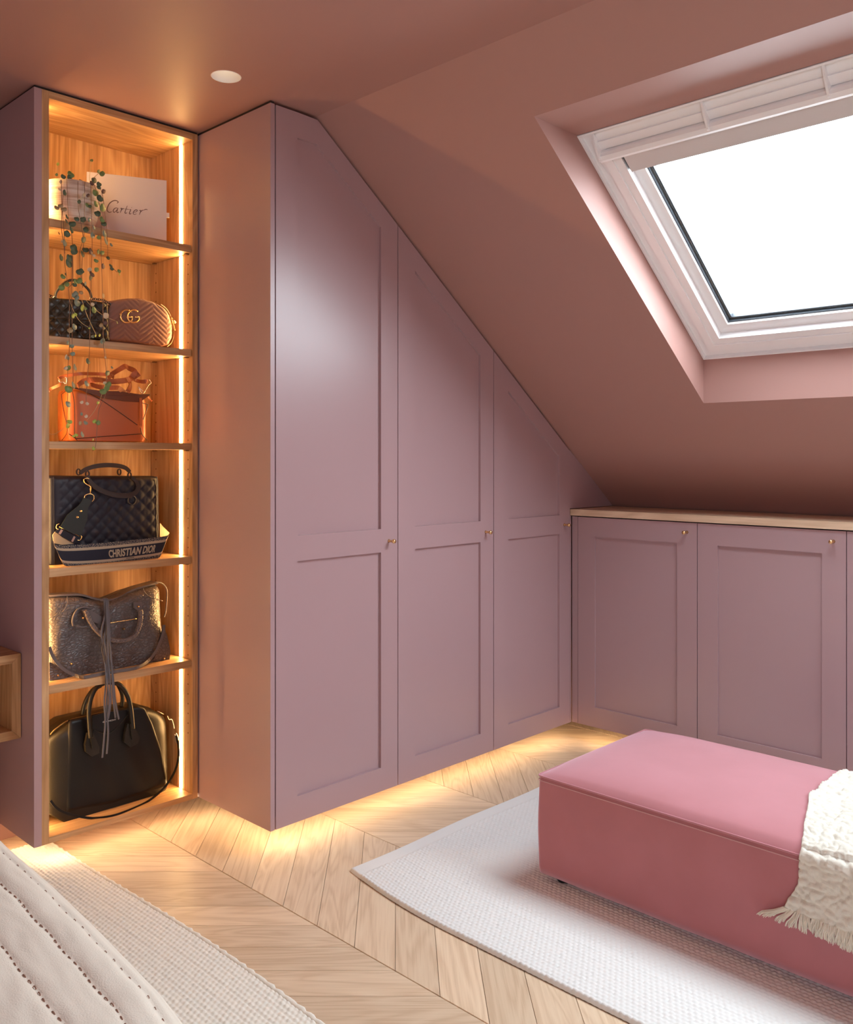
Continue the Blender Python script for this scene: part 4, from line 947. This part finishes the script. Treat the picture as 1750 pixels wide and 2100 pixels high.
for j in range(lv+1):
    t_ = j/lv; z = az0+(az1-az0)*t_
    for (x, y) in ringp:
        b_ = .0025*math.sin(math.pi*t_)**.7 + .0018*noise.noise(Vector((x*9, y*9, z*9)))
        ins = .001 if j in (0, lv) else 0
        dx_, dy_ = (x-cxo), (y-cyo); sx_ = 1 if dx_ > 0 else -1; sy_ = 1 if dy_ > 0 else -1
        nxw = sx_*max(0, 1-(min(x-ax0, ax1-x))/.03); nyw = sy_*max(0, 1-(min(y-ay0, ay1-y))/.03)
        V.append((x+nxw*(b_-ins), y+nyw*(b_-ins), z))
for j in range(lv):
    for k in range(nr): F.append((j*nr+k, j*nr+(k+1) % nr, (j+1)*nr+(k+1) % nr, (j+1)*nr+k))
F.append(tuple(range(nr-1, -1, -1)))
obj('base_cover', V, F, vel, ott, smooth=True)
nx_, ny_ = 48, 80; V = []; F = []
for j in range(ny_+1):
    for i in range(nx_+1):
        u, v = i/nx_, j/ny_; u = .5-.5*math.cos(math.pi*u)*(.9+.1*abs(math.cos(math.pi*u))) if 0 else u
        x, y = ax0+.0015+(ax1-ax0-.003)*u, ay0+.0015+(ay1-ay0-.003)*v
        eu, ev = 1-abs(2*u-1)**3.2, 1-abs(2*v-1)**5
        # rounded plan corners
        qx, qy = max(0, abs(x-cxo)-((ax1-ax0)/2-.0155)), max(0, abs(y-cyo)-((ay1-ay0)/2-.0155)); L_ = math.hypot(qx, qy)
        if L_ > .014 and qx > 0 and qy > 0:
            f_ = .014/L_; x = cxo+math.copysign((ax1-ax0)/2-.0155+qx*f_, x-cxo); y = cyo+math.copysign((ay1-ay0)/2-.0155+qy*f_, y-cyo)
        V.append((x, y, az1+.001+.042*max(0, eu*ev)**.52+.0012*noise.noise(Vector((x*6, y*6, 3)))))
for j in range(ny_):
    for i in range(nx_): a = j*(nx_+1)+i; F.append((a, a+1, a+nx_+2, a+nx_+1))
obj('seat_top', V, F, vel, ott, smooth=True)
P_ = [(x+math.copysign(.0015, x-cxo)*(1 if min(x-ax0, ax1-x) < .02 else 0), y, az1+.001) for x, y in ringp]; P_.append(P_[0])
MB().tube(P_, .0024, 6, cap=False).build('piping', vel, ott, smooth=True)
P_ = [(x+math.copysign(.004, x-cxo)*(1 if min(x-ax0, ax1-x) < .02 else 0), y, az1-.011) for x, y in ringp]; P_.append(P_[0])
MB().tube(P_, .0012, 5, cap=False).build('stitch_line', mat('pale_rose_thread', (.62, .36, .36), .6), ott)
for x in (ax0+.05, ax1-.05):
    for y in (ay0+.06, ay1-.06): MB().lathe((x, y, .0135), [(.001, 0), (.020, 0), (.022, .006), (.024, .0245), (.001, .0245)], 16).build('foot', M['rubber'], ott, smooth=True)

def otop(x, y):
    u = min(max((x-ax0)/(ax1-ax0), 0), 1); v = min(max((y-ay0)/(ay1-ay0), 0), 1)
    return az1+.042*max(0, (1-abs(2*u-1)**3.2)*(1-abs(2*v-1)**5))**.52
# ------------------------------------------------------------------ throw over the ottoman
cot = mat('cream_crinkle_cotton', (.72, .675, .59), .9, bump=(700, .5, 3), spec=.15)
thr = thing('throw_blanket', (ax0, .55, otop(2.3, .5)), 'cream crinkled cotton throw with fringed end draped across the ottoman', 'blanket')
path = []                                         # (x, z) across the top then down the front
for x in np.arange(ax1+.012, ax0+.010, -.004): path.append((x, None, 1))
R_ = .026; cxr, czr = ax0+.012, az1-.008
for w in np.linspace(0, 90, 9): path.append((cxr-R_*math.sin(math.radians(w)), czr+R_*math.cos(math.radians(w)), 0))
for z in np.arange(czr-.004, .186, -.004): path.append((cxr-R_-.006*(czr-z)/.15, z, 0))
np_ = len(path); ylo, yn = .24, 230; V = []; F = []
def crin(a, b):
    p = Vector((a*28, b*34, 0)); c = noise.cell(Vector((a*75, b*65+.3*noise.noise(p)*3, 0)))
    r_ = abs(noise.noise(Vector((a*60, b*36, 2)))); r2 = abs(noise.noise(Vector((a*150, b*70, 7))))
    return .0052*(1-min(1, r_*3.2))*-1 + .0018*(c-.5) - .0022*(1-min(1, r2*3))
for i, (x, z, top) in enumerate(path):
    s = i/np_; le = .93-.03*min(1, max(0, (ax1-x)/.4)) - .075*min(1, max(0, (2.36-x)/.25)) + (.035 if z is not None and z < .26 else 0)*min(1, (.26-(z or .3))/.08 if z else 0)
    le += .004*noise.noise(Vector((s*14, 0, 5)))
    for j in range(yn+1):
        y = le+(ylo-le)*j/yn; c = crin(i*.004, y); rp_ = .004*math.sin(y*26+s*3)
        zz = (otop(max(x, ax0+.002), y)+.013 if z is None else z)
        if z is None: zz = max(zz, czr+R_) if x < ax0+.03 else zz
        nx__ = 0 if z is None else -1
        if z is None: V.append((x, y, zz+c+rp_))
        else:
            k = min(1, (az1+.02-z)/.03); V.append((x-(c+rp_*.8)*k+(-.003 if z < .22 else 0), y, zz+c*(1-k)-(.03*max(0, (.84-y))*max(0, (.30-z)/.12))))
for i in range(np_-1):
    for j in range(yn): a = i*(yn+1)+j; F.append((a, a+yn+1, a+yn+2, a+1))
n0 = len(V); cl = obj('cloth', V, F, cot, thr, smooth=True)
sd = cl.modifiers.new('thickness', 'SOLIDIFY'); sd.thickness = .004; sd.offset = 0
hem = [Vector(V[(np_-1)*(yn+1)+j]) for j in range(yn+1)]
mb = MB(); fr2 = random.Random(5)
for q in range(105):
    h0 = hem[min(yn, int(q/105*yn))]; sl = .055*max(0, 1-q/7) ; Lf = fr2.uniform(.028, .042)+(.006 if q > 30 else 0)
    for k in range(9):
        a = h0+Vector((fr2.uniform(-.003, .002), fr2.uniform(-.0025, .0025), .003)); w = fr2.uniform(-1, 1)*.008
        P_ = [a, a+Vector((-.004+fr2.uniform(-.003, .002), sl*.35+w*.3, -Lf*.35)), a+Vector((-.006+fr2.uniform(-.003, .003), sl*.8+w*.9, -Lf*.7)), a+Vector((-.005+fr2.uniform(-.004, .004), sl+w, -Lf))]
        mb.tube(cat(P_, 2), [.0014, .0016, .0015, .0014, .0012, .0010, .0007], 4)
mb.build('fringe', mat('cream_cotton_yarn', (.74, .69, .59), .9, spec=.15), thr, kind='stuff')

# ------------------------------------------------------------------ bed
qu = mat('stone_linen_quilt', (.82, .765, .665), .9, bump=(420, .35, 3), spec=.15)
bed = thing('bed', (-.2, 1.9, .0135), 'bed base and mattress hidden beneath the pale quilt at the left', 'bed')
MB().box(-1.0, .60, .70, 2.94, .06, .24).build('bed_base', M['blind'], bed)
MB().box(-.99, .595, .71, 2.93, .24, .42).build('mattress', M['white_frame'], bed)
for x in (-.9, .52):
    for y in (.8, 2.8): MB().box(x-.02, x+.02, y-.02, y+.02, .0135, .06).build('leg', M['rubber'], bed)
lines = [.640, .591, .525, .458, .392, .326]
def zt_(y): return .5-.113*1.3+.113*min(y, 1.95)+.03*math.sin(max(0, min(1, (y-1.95)/.6))*math.pi/2)
def edge_x(y): return float(np.interp(y, [.5, 1.08, 1.18, 1.37, 1.53, 1.71, 2.2, 2.95], [.640, .647, .656, .656, .652, .641, .632, .62]))
ss = np.concatenate([np.arange(-.96, .25, .03), np.arange(.25, .655, .0030)])
V = []; F = []; ys = np.arange(.62, 2.96, .006); nys = len(ys)
cols = []
for x in ss: cols.append(('t', x))
for k in range(1, 9): cols.append(('r', k/8))
for k in range(1, 16): cols.append(('d', k/15))
for kind_, a in cols:
    for y in ys:
        ex_ = edge_x(y); zt0 = zt_(y); sag = (-.05*max(0, (.68-y)/.06) if y < .68 else 0)
        if kind_ == 't':
            x = a; sh = (ex_-.655); xx = x+sh*max(0, (x-.4)/.25)
            d = min(abs(x-l-.0012*math.sin(y*60)) for l in lines); ch = .0045*(1-math.exp(-d/.007))-.0045
            edge = max(0, (x-.60)/.055); zz = zt0+ch-.012*edge**3+.0022*noise.noise(Vector((x*18, y*9, 1)))+.0012*noise.noise(Vector((x*60, y*24, 4)))
            V.append((xx, y, zz+sag))
        elif kind_ == 'r':
            w = a*math.pi/2; V.append((ex_+.014*math.sin(w), y, zt0-.0165-.016*(1-math.cos(w))+sag))
        else:
            fl = .012*a+.012*a*math.sin(y*11)+.006*a*math.sin(y*27)
            V.append((ex_+.014+fl-.03*a, y, (zt0-.0325)*(1-a)+.07*a+(sag if a < .5 else 0)))
for i in range(len(cols)-1):
    for j in range(nys-1): p = i*nys+j; F.append((p, p+nys, p+nys+1, p+1))
q = obj('quilt', V, F, qu, smooth=True); tag(q, 'stone linen quilt with brown running-stitch rows covering the bed at lower left', 'bedding')
sd = q.modifiers.new('thickness', 'SOLIDIFY'); sd.thickness = .006; sd.offset = -1
sti = mat('russet_quilting_thread', (.27, .13, .085), .8)
for li, l in enumerate(lines[:5]):
    mb = MB(); y = .70
    while y < 2.9:
        L_ = .0085 if li else .006; gap = .008 if li else .020
        P_ = []
        for k in range(4):
            yy = y+L_*k/3; sh = (edge_x(yy)-.655)*max(0, (l-.4)/.25)
            eg = max(0, (l-.60)/.055); P_.append((l+sh+.0012*math.sin(yy*60), yy, zt_(yy)-.0045-.012*eg**3+.0022*noise.noise(Vector((l*18, yy*9, 1)))+.0012+(.0006 if k in (1, 2) else -.0008)))
        mb.tube(P_, .0009 if li else .0006, 5); y += L_+gap
    mb.build('stitch_row', sti, q, kind='stuff')
